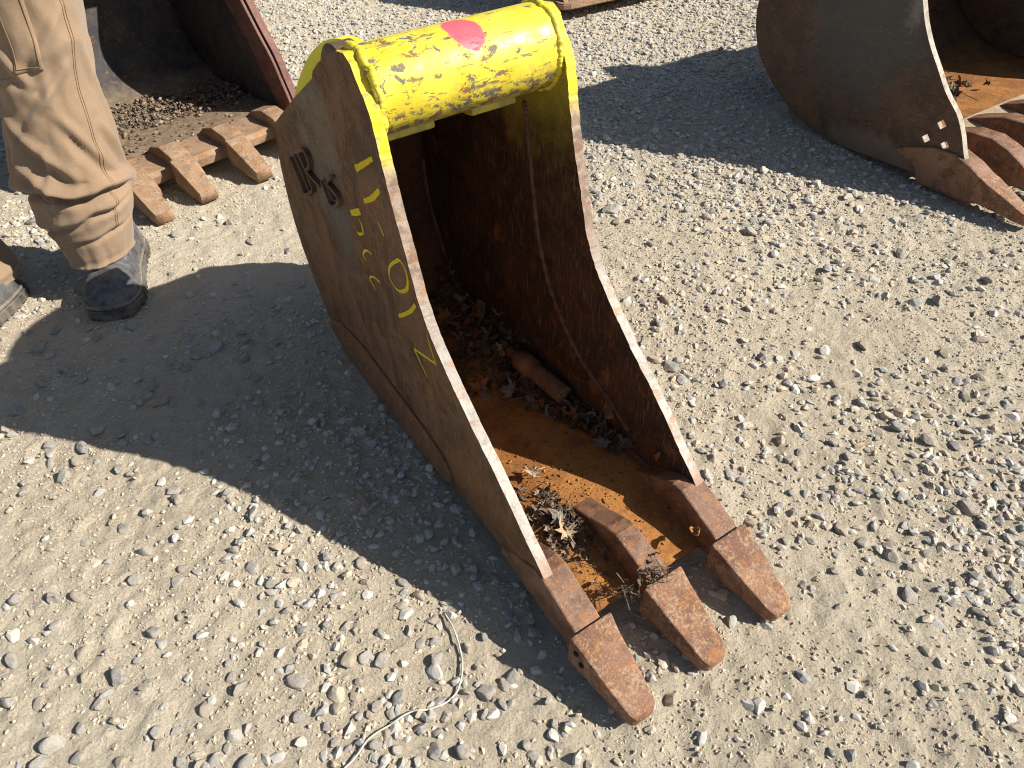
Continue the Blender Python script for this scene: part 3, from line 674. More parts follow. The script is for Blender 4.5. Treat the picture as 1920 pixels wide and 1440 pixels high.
FOLDS = [(R_(-150), .46, R_(-60), .30, .011, .013), (R_(-135), .34, R_(-70), .26, .009, .010), (R_(-40), .50, R_(-100), .40, .010, .009), (R_(-60), .42, R_(-20), .30, .010, .010), (R_(-120), .56, R_(-80), .48, .010, .008),
         (R_(-165), .40, R_(-140), .25, .010, .010), (R_(-85), .36, R_(-95), .24, .008, .007), (R_(-30), .60, R_(-70), .52, .009, .008), (R_(-10), .38, R_(20), .26, .01, .01), (R_(100), .45, R_(60), .40, .012, .012), (R_(160), .40, R_(120), .33, .012, .01)]
def leg_rings(tab, seed, n=120, k=200):
    T = np.array(tab); zs = np.concatenate([np.linspace(T[0, 0], .30, 90), np.linspace(.30, T[-1, 0], k - 90)[1:]])
    ang = np.linspace(0, 2 * math.pi, n, endpoint=False); rings = []
    for z in zs:
        cx_, cy_, rx, ry = [np.interp(z, T[:, 0], T[:, i]) for i in range(1, 5)]
        ca, sa = np.cos(ang), np.sin(ang)
        lo = np.clip((.30 - z) / .12, 0, 1); hi = np.clip((z - .32) / .25, 0, 1)
        nz_ = vnoise(ca * 1.2 + seed, sa * 1.2, 3.0)
        fold = 0
        for zc, dep, wv_, am in ((.243, .024, .010, .020), (.190, .013, .008, .022), (.158, .007, .006, .014)):   # fabric stacked over the boot
            zz = zc + am * np.sin(ang * 1.0 + zc * 40 + seed) + .010 * vnoise(ca * 2 + zc * 30, sa * 2, seed)
            t_ = (z - zz) / wv_; fold = fold - dep * np.exp(-t_ ** 2) * (.45 + .55 * np.clip(.5 + vnoise(ca * 1.3 + zc * 50, sa * 1.3, seed), 0, 1)) + dep * .45 * np.exp(-((t_ - 1.9) / 1.5) ** 2)
        drag = 0; arc = ((ang + math.pi) % (2 * math.pi)) - math.pi
        for a0, z0, a1, z1, wd_, am in FOLDS:
            px_, pz_ = arc * .095, z; ax0, ax1 = a0 * .095, a1 * .095
            L2 = (ax1 - ax0) ** 2 + (z1 - z0) ** 2; t_ = np.clip(((px_ - ax0) * (ax1 - ax0) + (pz_ - z0) * (z1 - z0)) / L2, 0, 1)
            sd_ = ((px_ - ax0) * (z1 - z0) - (pz_ - z0) * (ax1 - ax0)) / math.sqrt(L2)
            dx_ = np.hypot(px_ - ax0 - t_ * (ax1 - ax0), pz_ - z0 - t_ * (z1 - z0)); taper = np.sin(np.pi * np.clip(t_ * .86 + .07, 0, 1)) ** .7
            drag = drag + am * taper * (np.exp(-(dx_ / wd_) ** 2) - .7 * np.exp(-((dx_ * np.sign(sd_) - wd_ * 1.6) / wd_ / 1.1) ** 2))
        r1 = 1 - np.abs(fbm(ca * 1.1 + z * 2.0 + seed, sa * 1.1 + z * 1.0, z * 5.0, 2, 12)); r1 = np.clip(r1 - .55, 0, 1) / .45
        drag = drag + .007 * (r1 - .4) * (1 - lo)
        soft = .0045 * fbm(ca * 2.2, sa * 2.2 + seed, z * 9, 3, 30)
        hem = .004 * np.exp(-((z - T[0, 0] - .010) / .010) ** 2)
        d_ = fold + drag + soft - hem
        rings.append(np.c_[cx_ + (rx + d_) * ca, cy_ + (ry + d_) * sa, z + .010 * np.sin(ang + 2.2) * lo * np.clip((z - T[0, 0]) * 20, .4, 1) - .0 * ang])
    return zs, ang, rings
leg1 = [(.088, -.930, 1.430, .070, .084), (.115, -.930, 1.436, .074, .085), (.15, -.928, 1.440, .083, .087), (.20, -.922, 1.445, .100, .098), (.235, -.918, 1.450, .104, .102), (.28, -.921, 1.456, .107, .103), (.36, -.914, 1.466, .100, .101), (.45, -.903, 1.478, .092, .098), (.55, -.885, 1.492, .093, .102), (.66, -.878, 1.508, .098, .110), (.80, -.885, 1.53, .104, .122)]
leg2 = [(.058, -1.185, 1.375, .072, .086), (.08, -1.192, 1.368, .082, .092), (.14, -1.230, 1.376, .092, .098), (.22, -1.245, 1.385, .100, .102), (.30, -1.245, 1.40, .102, .103), (.42, -1.23, 1.43, .098, .102), (.55, -1.19, 1.46, .096, .104), (.66, -1.14, 1.49, .10, .11), (.80, -1.075, 1.525, .104, .122)]
hip = [(.80, .10), (.86, .12), (.93, .13), (1.0, .13)]
tv, tf = [], []
leg_data = []
for tab, sd in ((leg1, .3), (leg2, 2.7)):
    zs, ang, rg = leg_rings(tab, sd); leg_data.append((zs, ang, rg)); base = sum(len(v) for v in tv); k = len(ang)
    tv.append(np.vstack(rg) - PO)
    for i in range(len(rg) - 1):
        for j in range(k): tf.append((base + i * k + j, base + i * k + (j + 1) % k, base + (i + 1) * k + (j + 1) % k, base + (i + 1) * k + j))
# seat and waist closing both legs into one garment
hz = [(.74, .175, .125), (.80, .195, .135), (.88, .190, .135), (.96, .175, .125), (1.02, .170, .120), (1.03, .10, .07)]
base = sum(len(v) for v in tv); k = 64; ta = np.linspace(0, 2 * math.pi, k, endpoint=False)
for z, rx, ry in hz: tv.append(np.c_[-.98 + rx * np.cos(ta), 1.53 + ry * np.sin(ta), np.full(k, z)] - PO)
for i in range(len(hz) - 1):
    for j in range(k): tf.append((base + i * k + j, base + i * k + (j + 1) % k, base + (i + 1) * k + (j + 1) % k, base + (i + 1) * k + j))
tf.append(tuple(base + j for j in range(k))); tf.append(tuple(base + (len(hz) - 1) * k + j for j in range(k)))
trousers = mesh('trousers', np.vstack(tv), tf, m_pants.m, person)
sol = trousers.modifiers.new('cloth_thickness', 'SOLIDIFY'); sol.thickness = .003; sol.offset = -1
zs, ang, rg = leg_data[0]; RG = np.array(rg)
def leg_pt(a, z, out=.0):
    i = np.interp(z, zs, np.arange(len(zs))); j = (a % (2 * math.pi)) / (2 * math.pi) * len(ang)
    i0 = int(min(i, len(zs) - 2)); j0 = int(j) % len(ang); fi, fj = i - i0, j - int(j); j1 = (j0 + 1) % len(ang)
    p = (RG[i0, j0] * (1 - fj) + RG[i0, j1] * fj) * (1 - fi) + (RG[i0 + 1, j0] * (1 - fj) + RG[i0 + 1, j1] * fj) * fi
    c_ = RG[i0].mean(0); d_ = p - c_; d_[2] = 0; return p + d_ / np.linalg.norm(d_) * out
def seam(path, r=.0007, name='seam'):
    P = [leg_pt(a, z, .0006) - PO for a, z in path]; V, F = tube_data(P, r, 5); mesh(name, V, F, m_seam.m, trousers)
def run(a0, z0, a1, z1, n=40): return [(a0 + (a1 - a0) * i / n, z0 + (z1 - z0) * i / n) for i in range(n + 1)]
D = math.radians
for da in (0, .05): seam(run(D(-30) + da, .16, D(-28) + da, .66, 90))          # outer leg double stitch
seam(run(D(-165), .12, D(-160), .66, 90))
for dz in (0, .010): seam(run(D(-150), .475 + dz, D(-92), .487 + dz, 30)); seam(run(D(-150), .262 + dz, D(-100), .250 + dz, 30))
# narrow tool pocket sewn on the thigh
def patch(a0, a1, z0, z1, out, name, na=16, nz=30):
    V = []; F = []
    for s in (out, .0002):
        for i in range(nz + 1):
            for j in range(na + 1):
                t = j / na; u = i / nz; e = min(1, 8 * min(t, 1 - t, u if u < .5 else 1))
                V.append(leg_pt(a0 + (a1 - a0) * t, z0 + (z1 - z0) * u, s * (.6 + .4 * e) if s == out else s) - PO)
    n_ = (nz + 1) * (na + 1); q_ = lambda i, j, o=0: o + i * (na + 1) + j
    for i in range(nz):
        for j in range(na): F.append((q_(i, j), q_(i, j + 1), q_(i + 1, j + 1), q_(i + 1, j)))
        for j in (0, na): F.append((q_(i, j), q_(i + 1, j), q_(i + 1, j, n_), q_(i, j, n_)))
    for j in range(na):
        for i in (0, nz): F.append((q_(i, j), q_(i, j + 1), q_(i, j + 1, n_), q_(i, j, n_)))
    return mesh(name, V, F, m_pants.m, trousers)
patch(D(-92), D(-62), .505, .67, .0045, 'tool_pocket')
P = [leg_pt(a, z, .0052) - PO for a, z in run(D(-89), .67, D(-89), .512, 20) + run(D(-89), .512, D(-65), .512, 10)[1:] + run(D(-65), .512, D(-65), .67, 20)[1:]]
V, F = tube_data(P, .0010, 5); mesh('seam', V, F, m_seam.m, trousers)

def boot(toe, direction, name='boot'):
    d_ = np.array(direction, float); d_ /= np.linalg.norm(d_); s_ = np.array([d_[1], -d_[0]])        # d_ forwards, s_ to the side
    L = .302; heel = np.array(toe) - d_ * L
    def P3(u, v, z): return np.array([heel[0] + d_[0] * u + s_[0] * v - PO[0], heel[1] + d_[1] * u + s_[1] * v - PO[1], z])
    root = None
    us = np.array([0, .02, .06, .10, .15, .20, .24, .268, .288, .298, .302]); hw = np.array([.018, .036, .042, .042, .044, .053, .058, .056, .044, .026, .006]); hw_i = lambda u: np.interp(u, us, hw)
    def outline(grow, n=64):
        pts = []
        uu = np.r_[0, .006, np.linspace(.02, .27, 22), .28, .288, .295, .300, .302]
        for u in uu: pts.append((u + (grow if u > .28 else (-grow if u < .02 else 0)), hw_i(u) + grow))
        up = spline(pts, n); return up
    def slab(z0, z1, grow, mat, nm, parent, ripple=0):
        up = outline(grow); lp_ = np.vstack([up, np.c_[up[::-1, 0], -up[::-1, 1]]]); rings = []
        for z, g in ((z0, -.003), (z0 + .002, 0), (z1 - .002, 0), (z1, -.002)):
            r_ = []
            for i, (u, v) in enumerate(lp_):
                k_ = ripple * (1 if (i // 2) % 2 else 0) if z < z0 + .012 else 0
                r_.append(P3(u, v + np.sign(v) * (g - k_), z))
            rings.append(np.array(r_))
        return loft(nm, rings, mat, parent, smooth=False)
    # upper: cross-sections along the foot
    rings = []; uu = np.concatenate([np.linspace(.004, .03, 6), np.linspace(.04, .25, 30), .25 + .048 * np.sin(np.linspace(.1, 1, 14) * math.pi / 2)])
    ht = lambda u: np.interp(u, [0, .02, .06, .11, .15, .19, .23, .262, .285, .298], [.10, .15, .165, .15, .118, .094, .086, .078, .060, .036])
    for u in uu:
        t = np.linspace(0, 2 * math.pi, 48, endpoint=False); w_ = hw_i(u) * .985; h_ = ht(u)
        cz_ = .030; ca, sa = np.cos(t), np.sin(t)
        V_ = w_ * np.sign(ca) * np.abs(ca) ** .75; Z_ = np.where(sa > 0, cz_ + (h_ - cz_) * np.abs(sa) ** .8, cz_ - .006 * np.abs(sa))
        k_ = np.clip((Z_ - .06) / .06, 0, 1); V_ = V_ * (1 - .12 * k_)
        cr = .0022 * np.sin(u * 260) * np.exp(-((u - .185) / .03) ** 2) + .0016 * fbm(np.full(48, u * 30), V_ * 30, Z_ * 30, 3, 8)
        rings.append(np.array([P3(u, v + cr_ * np.sign(v), z + cr_) for v, z, cr_ in zip(V_, Z_, cr)]))
    upper = loft(name, rings, m_leather.m, person)
    slab(.004, .030, .007, m_sole.m, 'sole', upper, .004)
    slab(.0305, .038, .0045, m_welt.m, 'welt', upper)
    # facing flaps with eyelets, and laces
    for sg in (-1, 1):
        rr = []
        for u in np.linspace(.10, .168, 10):
            h_ = ht(u); V_ = np.linspace(.010, .036, 7); 
            rr.append([P3(u, sg * v, cz) for v, cz in [(v, .030 + (h_ + .0035 - .030) * (1 - (v / (hw_i(u) * 1.0)) ** 2.6) ** .5 + .001) for v in V_]])
        A = np.array(rr); n_, k2 = A.shape[:2]; V = np.vstack([A.reshape(-1, 3), (A - [0, 0, .004]).reshape(-1, 3)]); o_ = n_ * k2; F = []
        for i in range(n_ - 1):
            for j in range(k2 - 1): a_ = i * k2 + j; F += [(a_, a_ + 1, a_ + k2 + 1, a_ + k2), (o_ + a_, o_ + a_ + k2, o_ + a_ + k2 + 1, o_ + a_ + 1)]
            for j in (0, k2 - 1): a_ = i * k2 + j; F.append((a_, a_ + k2, o_ + a_ + k2, o_ + a_))
        for j in range(k2 - 1):
            for i in (0, n_ - 1): a_ = i * k2 + j; F.append((a_, a_ + 1, o_ + a_ + 1, o_ + a_))
        mesh('lace_facing', V, F, m_leather.m, upper)
    m_lace = bpy.data.materials.get('lace') or Mat('lace', .9).color((.05, .045, .04)).m
    for u in (.160, .142, .124):
        h_ = ht(u); V, F = tube_data([P3(u + .008 * v / .022, v, .030 + (h_ + .008 - .030) * (1 - (abs(v) / (hw_i(u))) ** 2.6) ** .5) for v in np.linspace(-.022, .022, 12)], .0022, 7); mesh('lace', V, F, m_lace, upper)
    return upper
b1 = boot((-.882, 1.285), (.20, -.98)); b1['label'] = 'scuffed black boot with its toe in shade'
b2 = boot((-1.210, 1.105), (-.20, -.98))

# ------------------------------------------------------------------ stones
def ico(sub):
    if sub == 0:
        V = np.array([(1, 0, 0), (-1, 0, 0), (0, 1, 0), (0, -1, 0), (0, 0, 1), (0, 0, -1)], float)
        return V, np.array([(0, 2, 4), (2, 1, 4), (1, 3, 4), (3, 0, 4), (2, 0, 5), (1, 2, 5), (3, 1, 5), (0, 3, 5)])
    bm = bmesh.new(); bmesh.ops.create_icosphere(bm, subdivisions=sub, radius=1.0); bm.verts.ensure_lookup_table()
    V = np.array([v.co[:] for v in bm.verts]); T = np.array([[v.index for v in f.verts] for f in bm.faces]); bm.free(); return V, T
def rock_shape(V, seed, angular=.5):
    r = np.random.default_rng(seed); P = V.copy()
    for _ in range(int(5 + 5 * angular)):           # plane cuts give facets
        n = r.normal(size=3); n /= np.linalg.norm(n); d = r.uniform(.42, .80); k = np.maximum(P @ n - d, 0); P = P - np.outer(k * .97, n)
    P = P * (1 + .10 * fbm(V[:, 0] * 1.3 + seed * 3.7, V[:, 1] * 1.3, V[:, 2] * 1.3, 2, seed % 50))[:, None]
    P = P * np.array([1.0, r.uniform(.50, .88), r.uniform(.40, .66)])
    P = P - P.mean(0); return P / np.abs(P).max()
def stone_mat(name, a, b, dust):
    m = Mat(name, .88, 0, .25); g = m.n('ShaderNodeTexCoord').outputs['Object']
    c = m.mix(m.step(m.noise(2.2, 6, .65), .35, .65), a, b)
    c = m.mix(m.math('MULTIPLY', m.step(m.noise(1.9, 8, .75), .41, .57), .8), c, dust)
    c = m.mix(m.math('MULTIPLY', m.step(m.noise(20, 4, .7), .55, .75), .4), c, (.12, .12, .12))
    m.color(c); n1 = m.bump(m.noise(5, 6, .7), .5, .12); m.bump(m.noise(24, 4, .7), .4, .03, n1); return m
DUST = (.50, .43, .33)
stone_kinds = [('grey stone half sunk in the pale dirt', stone_mat('grey_stone', (.33, .325, .31), (.46, .45, .42), DUST)),
               ('blue grey stone half sunk in the pale dirt', stone_mat('blue_grey_stone', (.25, .265, .27), (.37, .375, .37), DUST)),
               ('pale whitish stone half sunk in the dirt', stone_mat('pale_stone', (.50, .485, .45), (.62, .60, .56), DUST)),
               ('tan brown stone half sunk in the pale dirt', stone_mat('tan_stone', (.42, .35, .265), (.50, .43, .34), DUST)),
               ('pinkish brown stone half sunk in the pale dirt', stone_mat('pinkish_stone', (.38, .32, .29), (.46, .40, .365), DUST))]
V2, T2 = ico(3)
stone_meshes = []
for s in range(14):
    P = rock_shape(V2, 100 + s, .3 + .7 * (s % 3) / 2)
    for kind in range(5):
        me = bpy.data.meshes.new('stone'); me.from_pydata(P.tolist(), [], T2.tolist()); me.polygons.foreach_set('use_smooth', [True] * len(me.polygons))
        me.materials.append(stone_kinds[kind][1].m); stone_meshes.append(me)
def reg(ox, oy, s, L): return [(ox + a / s, oy + b / s, d / s) for a, b, d in L]
STONES = reg(0, 900, 2.667, [(115,45,60),(887,85,75),(610,225,70),(725,340,95),(1170,340,65),(548,195,45),(1268,165,85),(235,335,55),(412,300,45),(680,490,75),(900,435,65),(878,500,70),(985,445,55),(1250,430,80),(1225,510,35),(1355,505,65),(255,580,95),(380,575,85),(60,585,80),(265,720,60),(760,750,75),(890,675,40),(1070,655,40),(1500,730,60),(1625,715,50),(400,850,75),(580,975,90),(330,940,60),(412,975,55),(220,1010,45),(475,1110,65),(525,850,40),(475,1055,50),(40,890,90),(30,1095,90),(180,1105,70),(710,1035,45),(730,995,45),(680,885,50),(1130,900,40),(1150,980,60),(1190,1030,90),(1020,1130,90),(1390,940,45),(1475,990,100),(1575,1145,45),(1490,1165,70),(770,1250,80),(780,1310,60),(865,1230,60),(1160,1270,90),(1225,1220,60),(250,1315,110),(390,1230,60),(380,1375,75),(180,1410,90),(590,1405,65),(885,1390,60),(985,1410,70),(1075,1385,90),(1125,1325,60),(1240,1400,110),(1430,635,65)])
STONES += reg(560, 1040, 3.6, [(415,40,90),(250,70,80),(320,120,60),(455,165,85),(100,255,45),(565,85,60),(695,165,70),(810,250,95),(885,235,50),(980,310,65),(895,405,80),(740,490,90),(535,510,90),(310,465,90),(370,495,60),(185,455,70),(820,575,80),(920,560,90),(925,675,110),(1250,520,75),(1320,515,50),(1140,610,80),(330,700,120),(445,670,100),(560,685,110),(215,890,65),(400,835,60),(240,1020,100),(520,1000,100),(670,950,110),(620,1045,80),(890,1055,100),(815,1145,100),(920,1175,90),(585,1190,85),(400,1075,65),(470,1060,60),(180,1140,80),(235,1240,80),(110,1045,60),(515,1270,90),(650,1290,80),(475,1350,60),(920,1305,120),(1095,1295,130),(715,1410,90),(1255,895,130),(1315,935,70),(1120,900,65),(1375,990,85),(1265,1045,90),(1440,790,110),(1380,850,90),(1730,1110,65),(1540,1260,80),(1585,1325,90),(1760,930,60),(1505,365,80),(1405,135,90),(1655,405,70),(1565,470,55),(330,1175,55)])
STONES += reg(1300, 700, 3.097, [(650,65,60),(835,40,70),(1085,30,50),(1600,115,70),(530,225,55),(950,285,55),(1190,295,70),(1080,350,45),(1380,370,90),(1535,400,70),(1750,325,70),(550,465,75),(630,430,60),(115,480,60),(905,465,50),(875,490,50),(1505,555,55),(1560,560,60),(1620,540,60),(1485,625,60),(930,665,60),(325,685,45),(590,660,60),(670,660,60),(780,680,70),(510,750,55),(580,785,75),(1100,690,55),(1280,730,55),(1610,755,110),(1795,830,80),(1715,860,80),(1245,858,55),(885,875,100),(690,850,60),(700,945,65),(1000,960,80),(1500,830,55),(1575,880,55),(1160,1035,90),(1080,1080,60),(1140,975,70),(1365,1025,60),(1740,1115,65),(550,950,60),(830,1130,50),(1000,1120,60),(650,1200,60),(705,1225,45),(1280,1265,110),(1860,1220,80),(1690,1230,65),(1545,1215,60),(1670,1380,90),(1750,1415,90),(1510,1315,60),(570,1395,50),(340,840,65),(850,1335,55),(1795,630,65),(1870,680,50)])
STONES += reg(0, 600, 3, [(540,605,80),(670,630,55),(880,635,55),(830,665,50),(685,680,65),(140,60,55),(310,55,60),(215,150,95),(270,190,65),(325,180,60),(495,50,50),(735,40,75),(540,95,60),(395,295,70),(240,340,85),(455,330,65),(355,270,75),(695,225,50),(840,425,55),(860,370,70),(775,450,60),(975,455,60),(1060,100,65),(1215,150,75),(1100,200,60),(1170,195,50),(1370,210,75),(1390,120,40),(1355,75,55),(1555,135,50),(1040,260,60),(945,235,50),(1440,320,60),(1120,450,50),(1280,595,55),(1120,750,50),(1565,675,45),(325,520,60),(85,505,75),(265,690,70),(455,710,95),(275,740,90),(350,880,90),(265,790,75),(130,950,70),(60,630,60),(20,610,70),(665,825,65),(740,840,75),(465,880,45),(1005,995,80),(965,950,70),(420,790,70),(145,900,60),(1430,1090,80),(1280,970,60)])
STONES += reg(980, 0, 3.43, [(645,840,60),(1290,935,60),(1020,995,70),(1000,1045,70),(1090,1190,50),(1380,1195,60),(1430,1150,60),(1510,1175,70),(1540,1120,60),(590,1340,110),(610,1420,80),(690,1410,70),(1570,1420,70),(1490,1400,60),(1320,1260,60),(740,480,55),(1040,385,60),(1100,385,50),(640,750,60),(990,625,50),(470,1290,60),(1060,1350,50)])
STONES += [(1140, 390, 30), (1250, 560, 26), (1410, 430, 24), (1620, 640, 28), (1760, 560, 26), (1850, 520, 24), (1210, 640, 24), (1240, 605, 26), (1258, 680, 30), (1690, 470, 22), (1540, 520, 22), (1840, 700, 26), (60, 410, 26), (330, 440, 22), (430, 420, 20), (470, 455, 22), (540, 470, 20)]
STONES = STONES[:300]
def inside_thing(P):
    for F_, x0, x1, y0, y1 in ((BF, -W / 2 - .03, W / 2 + .03, -.50, .57), (LF, -LWID - .02, .02, -.68, .20), (RF, -.02, RWID + .02, -.37, .60), (SF, -.02, SW + .02, -.56, .02)):
        l = F_.local(P)
        if x0 < l[0] < x1 and y0 < l[1] < y1: return True
    return False
big_xy = []
for i, (px, py, d_) in enumerate(STONES):
    P = ground_at([(px, py)], .004)[0]
    if inside_thing(P): P = P + np.array([-.02, .0, 0])
    size = d_ * depth_of(P) / FPX * .55
    k = rng.choice(5, p=[.38, .16, .14, .22, .10]); s = int(rng.integers(14))
    o = bpy.data.objects.new('stone', stone_meshes[s * 5 + k]); col.objects.link(o)
    sz = np.array([1.06, 1.06, .95 + .25 * rng.random()]) * size
    o.scale = tuple(sz); o.rotation_euler = (rng.normal() * .18, rng.normal() * .18, rng.random() * 6.28)
    o.location = (P[0], P[1], float(ground_h(P[0], P[1])) + size * (.05 + .17 * rng.random()))
    rel = (sz[2] / sz[0]); shp = ('rounded', 'blocky', 'sharp edged')[s % 3]
    big = 'small' if size < .0095 else ('large' if size > .0155 else 'middling')
    lm = [('beside the bucket teeth', BF.world((0, .55, 0))), ('by the white wire', ground_at([(800, 1325)])[0]), ('near the black boot', np.array([-.88, 1.3, 0])), ('near the bucket with square holes', np.array([1.15, 1.75, 0])),
          ('in the bucket shadow', ground_at([(480, 740)])[0]), ('beside the bucket heel', BF.world((-.25, -.3, 0))), ('on open sunlit dirt off the right side plate', BF.world((.55, 0, 0))), ('by the teeth of the wide bucket', np.array([-.72, 1.85, 0])), ('on sunlit dirt past the bucket shadow', ground_at([(200, 1080)])[0])]
    where = min(lm, key=lambda q_: np.hypot(*(q_[1] - P)[:2]))[0]
    colr = ('grey', 'blue grey', 'pale whitish', 'tan', 'pinkish brown')[k]
    tag(o, f'{big} {shp} {colr} stone {where}', 'stone', 'larger stones lying in the dirt')
    big_xy.append((P[0], P[1], size))
big_xy = np.array(big_xy)

# gravel too small or too many to count
def gravel(n, sub, smin, smax, box, seed, dens_scale, bias, ymin=None, flat=.5, name='gravel', sink=.25):
    r = np.random.default_rng(seed); V0, T0 = ico(sub)
    shapes = [rock_shape(V0, seed * 31 + i, .6) for i in range(24)]
    X = r.uniform(box[0], box[1], n * 4); Y = r.uniform(box[2], box[3], n * 4)
    den = fbm(X * dens_scale, Y * dens_scale, oct=3, seed=seed + 3) + bias(X, Y)
    keep = r.random(n * 4) < np.clip(.46 + .85 * den, .06, 1)
    X, Y = X[keep][:n], Y[keep][:n]
    P = np.c_[X, Y, np.full(len(X), .0)]; px = project(P); dp = depth_of(P)
    vis = (px[:, 0] > -160) & (px[:, 0] < 2080) & (px[:, 1] > -150) & (px[:, 1] < 1560) & (dp > .05)
    for F_, x0, x1, y0, y1, up in ((BF, -W / 2 - .004, W / 2 + .004, -.46, .42, 1), (LF, -LWID, 0, -.60, .02, 1), (RF, 0, RWID, -.30, .40, 1)):
        lx = (P - F_.P0) @ F_.ex; ly = (P - F_.P0) @ F_.ey; vis &= ~((lx > x0) & (lx < x1) & (ly > y0) & (ly < y1))
    X, Y, dp = X[vis], Y[vis], dp[vis]; n = len(X)
    size = smin * (smax / smin) ** (r.random(n) ** 1.7)
    Z = ground_h(X, Y) + size * sink * r.uniform(.2, 1.2, n)
    a = r.random(n) * 6.283; ca, sa = np.cos(a), np.sin(a); which = r.integers(24, size=n)
    S = np.array(shapes)[which]                                                  # n, v, 3
    S = S * size[:, None, None] * np.stack([np.ones(n), np.ones(n), r.uniform(.75, 1.3, n)], -1)[:, None, :]
    tlt = r.normal(size=n) * .3; ct, st = np.cos(tlt), np.sin(tlt)
    y1_ = S[:, :, 1] * ct[:, None] - S[:, :, 2] * st[:, None]; z1_ = S[:, :, 1] * st[:, None] + S[:, :, 2] * ct[:, None]
    Xo = S[:, :, 0] * ca[:, None] - y1_ * sa[:, None] + X[:, None]; Yo = S[:, :, 0] * sa[:, None] + y1_ * ca[:, None] + Y[:, None]; Zo = z1_ + Z[:, None]
    V = np.stack([Xo, Yo, Zo], -1).reshape(-1, 3); nv = len(V0)
    T = (T0[None] + (np.arange(n) * nv)[:, None, None]).reshape(-1, 3)
    small = (size < .0055)
    base = np.array([(.40, .39, .365), (.30, .31, .31), (.52, .50, .45), (.45, .38, .29), (.50, .42, .32), (.44, .43, .40)])[r.choice(6, n, p=[.24, .14, .14, .15, .15, .18])]
    dirtc = np.array([(.56, .47, .335), (.63, .535, .39), (.50, .42, .30)])[r.integers(3, size=n)]
    mixk = np.clip((.0070 - size) / .005 - .20 * (Y - 1.2) - .25 * np.clip(X, 0, 1), .08, .92)[:, None]; base = base * (1 - mixk) + dirtc * mixk
    base = base * r.uniform(.74, 1.12, n)[:, None]
    C_ = np.repeat(base, nv, 0)
    return V, T, C_
m = Mat('gravel_mixed', .9, 0, .22); at = m.n('ShaderNodeVertexColor', layer_name='tint').outputs[0]
c = m.mix(m.math('MULTIPLY', m.step(m.noise(120, 5, .65), .48, .66), .65), at, (.50, .43, .33)); c = m.mix(m.math('MULTIPLY', m.step(m.noise(500, 3), .5, .75), .35), c, m.mix(1.0, c, (.5, .5, .5), 'MULTIPLY'))
m.color(c); m.bump(m.noise(350, 4, .7), .35, .001); m_gravel = m
far_bias = lambda X, Y: np.clip((Y - 1.35) * .60, -.34, .60) + .30 * np.clip(X, -.8, 1.0)
mid_bias = lambda X, Y: np.clip((Y - 1.30) * .50, -.24, .60) + .62 * np.clip(X, -.45, .8)
near_bias = lambda X, Y: .28 + np.clip((Y - 1.5) * .10, -.1, .2) + .20 * np.clip(X, -.6, 1.0)
parts = [gravel(5200, 2, .007, .016, (-2.6, 2.4, .25, 3.9), 3, 1.6, far_bias, sink=.12),
         gravel(80000, 1, .0032, .0115, (-2.6, 2.4, .25, 3.9), 5, 2.6, mid_bias, sink=.16),
         gravel(94000, 0, .0012, .0048, (-1.5, 1.9, .25, 2.7), 8, 3.4, near_bias, sink=.45)]
V = []; T = []; Cc = []; b_ = 0
for v, t, c_ in parts: V.append(v); T.append(t + b_); Cc.append(c_); b_ += len(v)
tag(tri_soup('gravel', np.vstack(V), np.vstack(T), m_gravel.m, None, False, np.vstack(Cc)), 'loose grey and tan gravel scattered over the dirt', kind='stuff')


# ------------------------------------------------------------------ white wire, wood chips, dry stalks on the dirt
wire_px = [(832, 1142), (848, 1170), (860, 1205), (866, 1240), (862, 1270), (852, 1293), (830, 1311), (795, 1325), (770, 1328), (745, 1343), (715, 1362), (690, 1380), (672, 1404), (655, 1425), (640, 1442), (622, 1470), (608, 1500)]
wp = spline(ground_at(wire_px, .006), 130); wp[:, 2] = ground_h(wp[:, 0], wp[:, 1]) + .0045 + .003 * np.clip(vnoise(np.arange(130) * .1, 2.0), 0, 1)
hit = np.array([min(np.hypot(big_xy[:, 0] - p[0], big_xy[:, 1] - p[1]) - big_xy[:, 2] * .7) for p in wp]); wp[:, 2] += .008 * np.clip(-hit / .01, 0, 1)
for _ in range(3): wp[1:-1, 2] = (wp[:-2, 2] + wp[1:-1, 2] + wp[2:, 2]) / 3
V, F = tube_data(wp, .0014, 8); m_wire = Mat('white_wire', .55, 0, .4); m_wire.color(m_wire.mix(m_wire.step(m_wire.noise(120, 4), .45, .7), (.50, .48, .43), (.38, .35, .29)))
tag(mesh('wire', V, F, m_wire.m), 'thin white wire curling across the dirt', 'wire')
m_wood = Mat('weathered_wood', .9); m_wood.color(m_wood.mix(m_wood.noise(60, 5, .6, m_wood.mapped((.2, 2, 2))), (.26, .19, .12), (.42, .32, .21)))
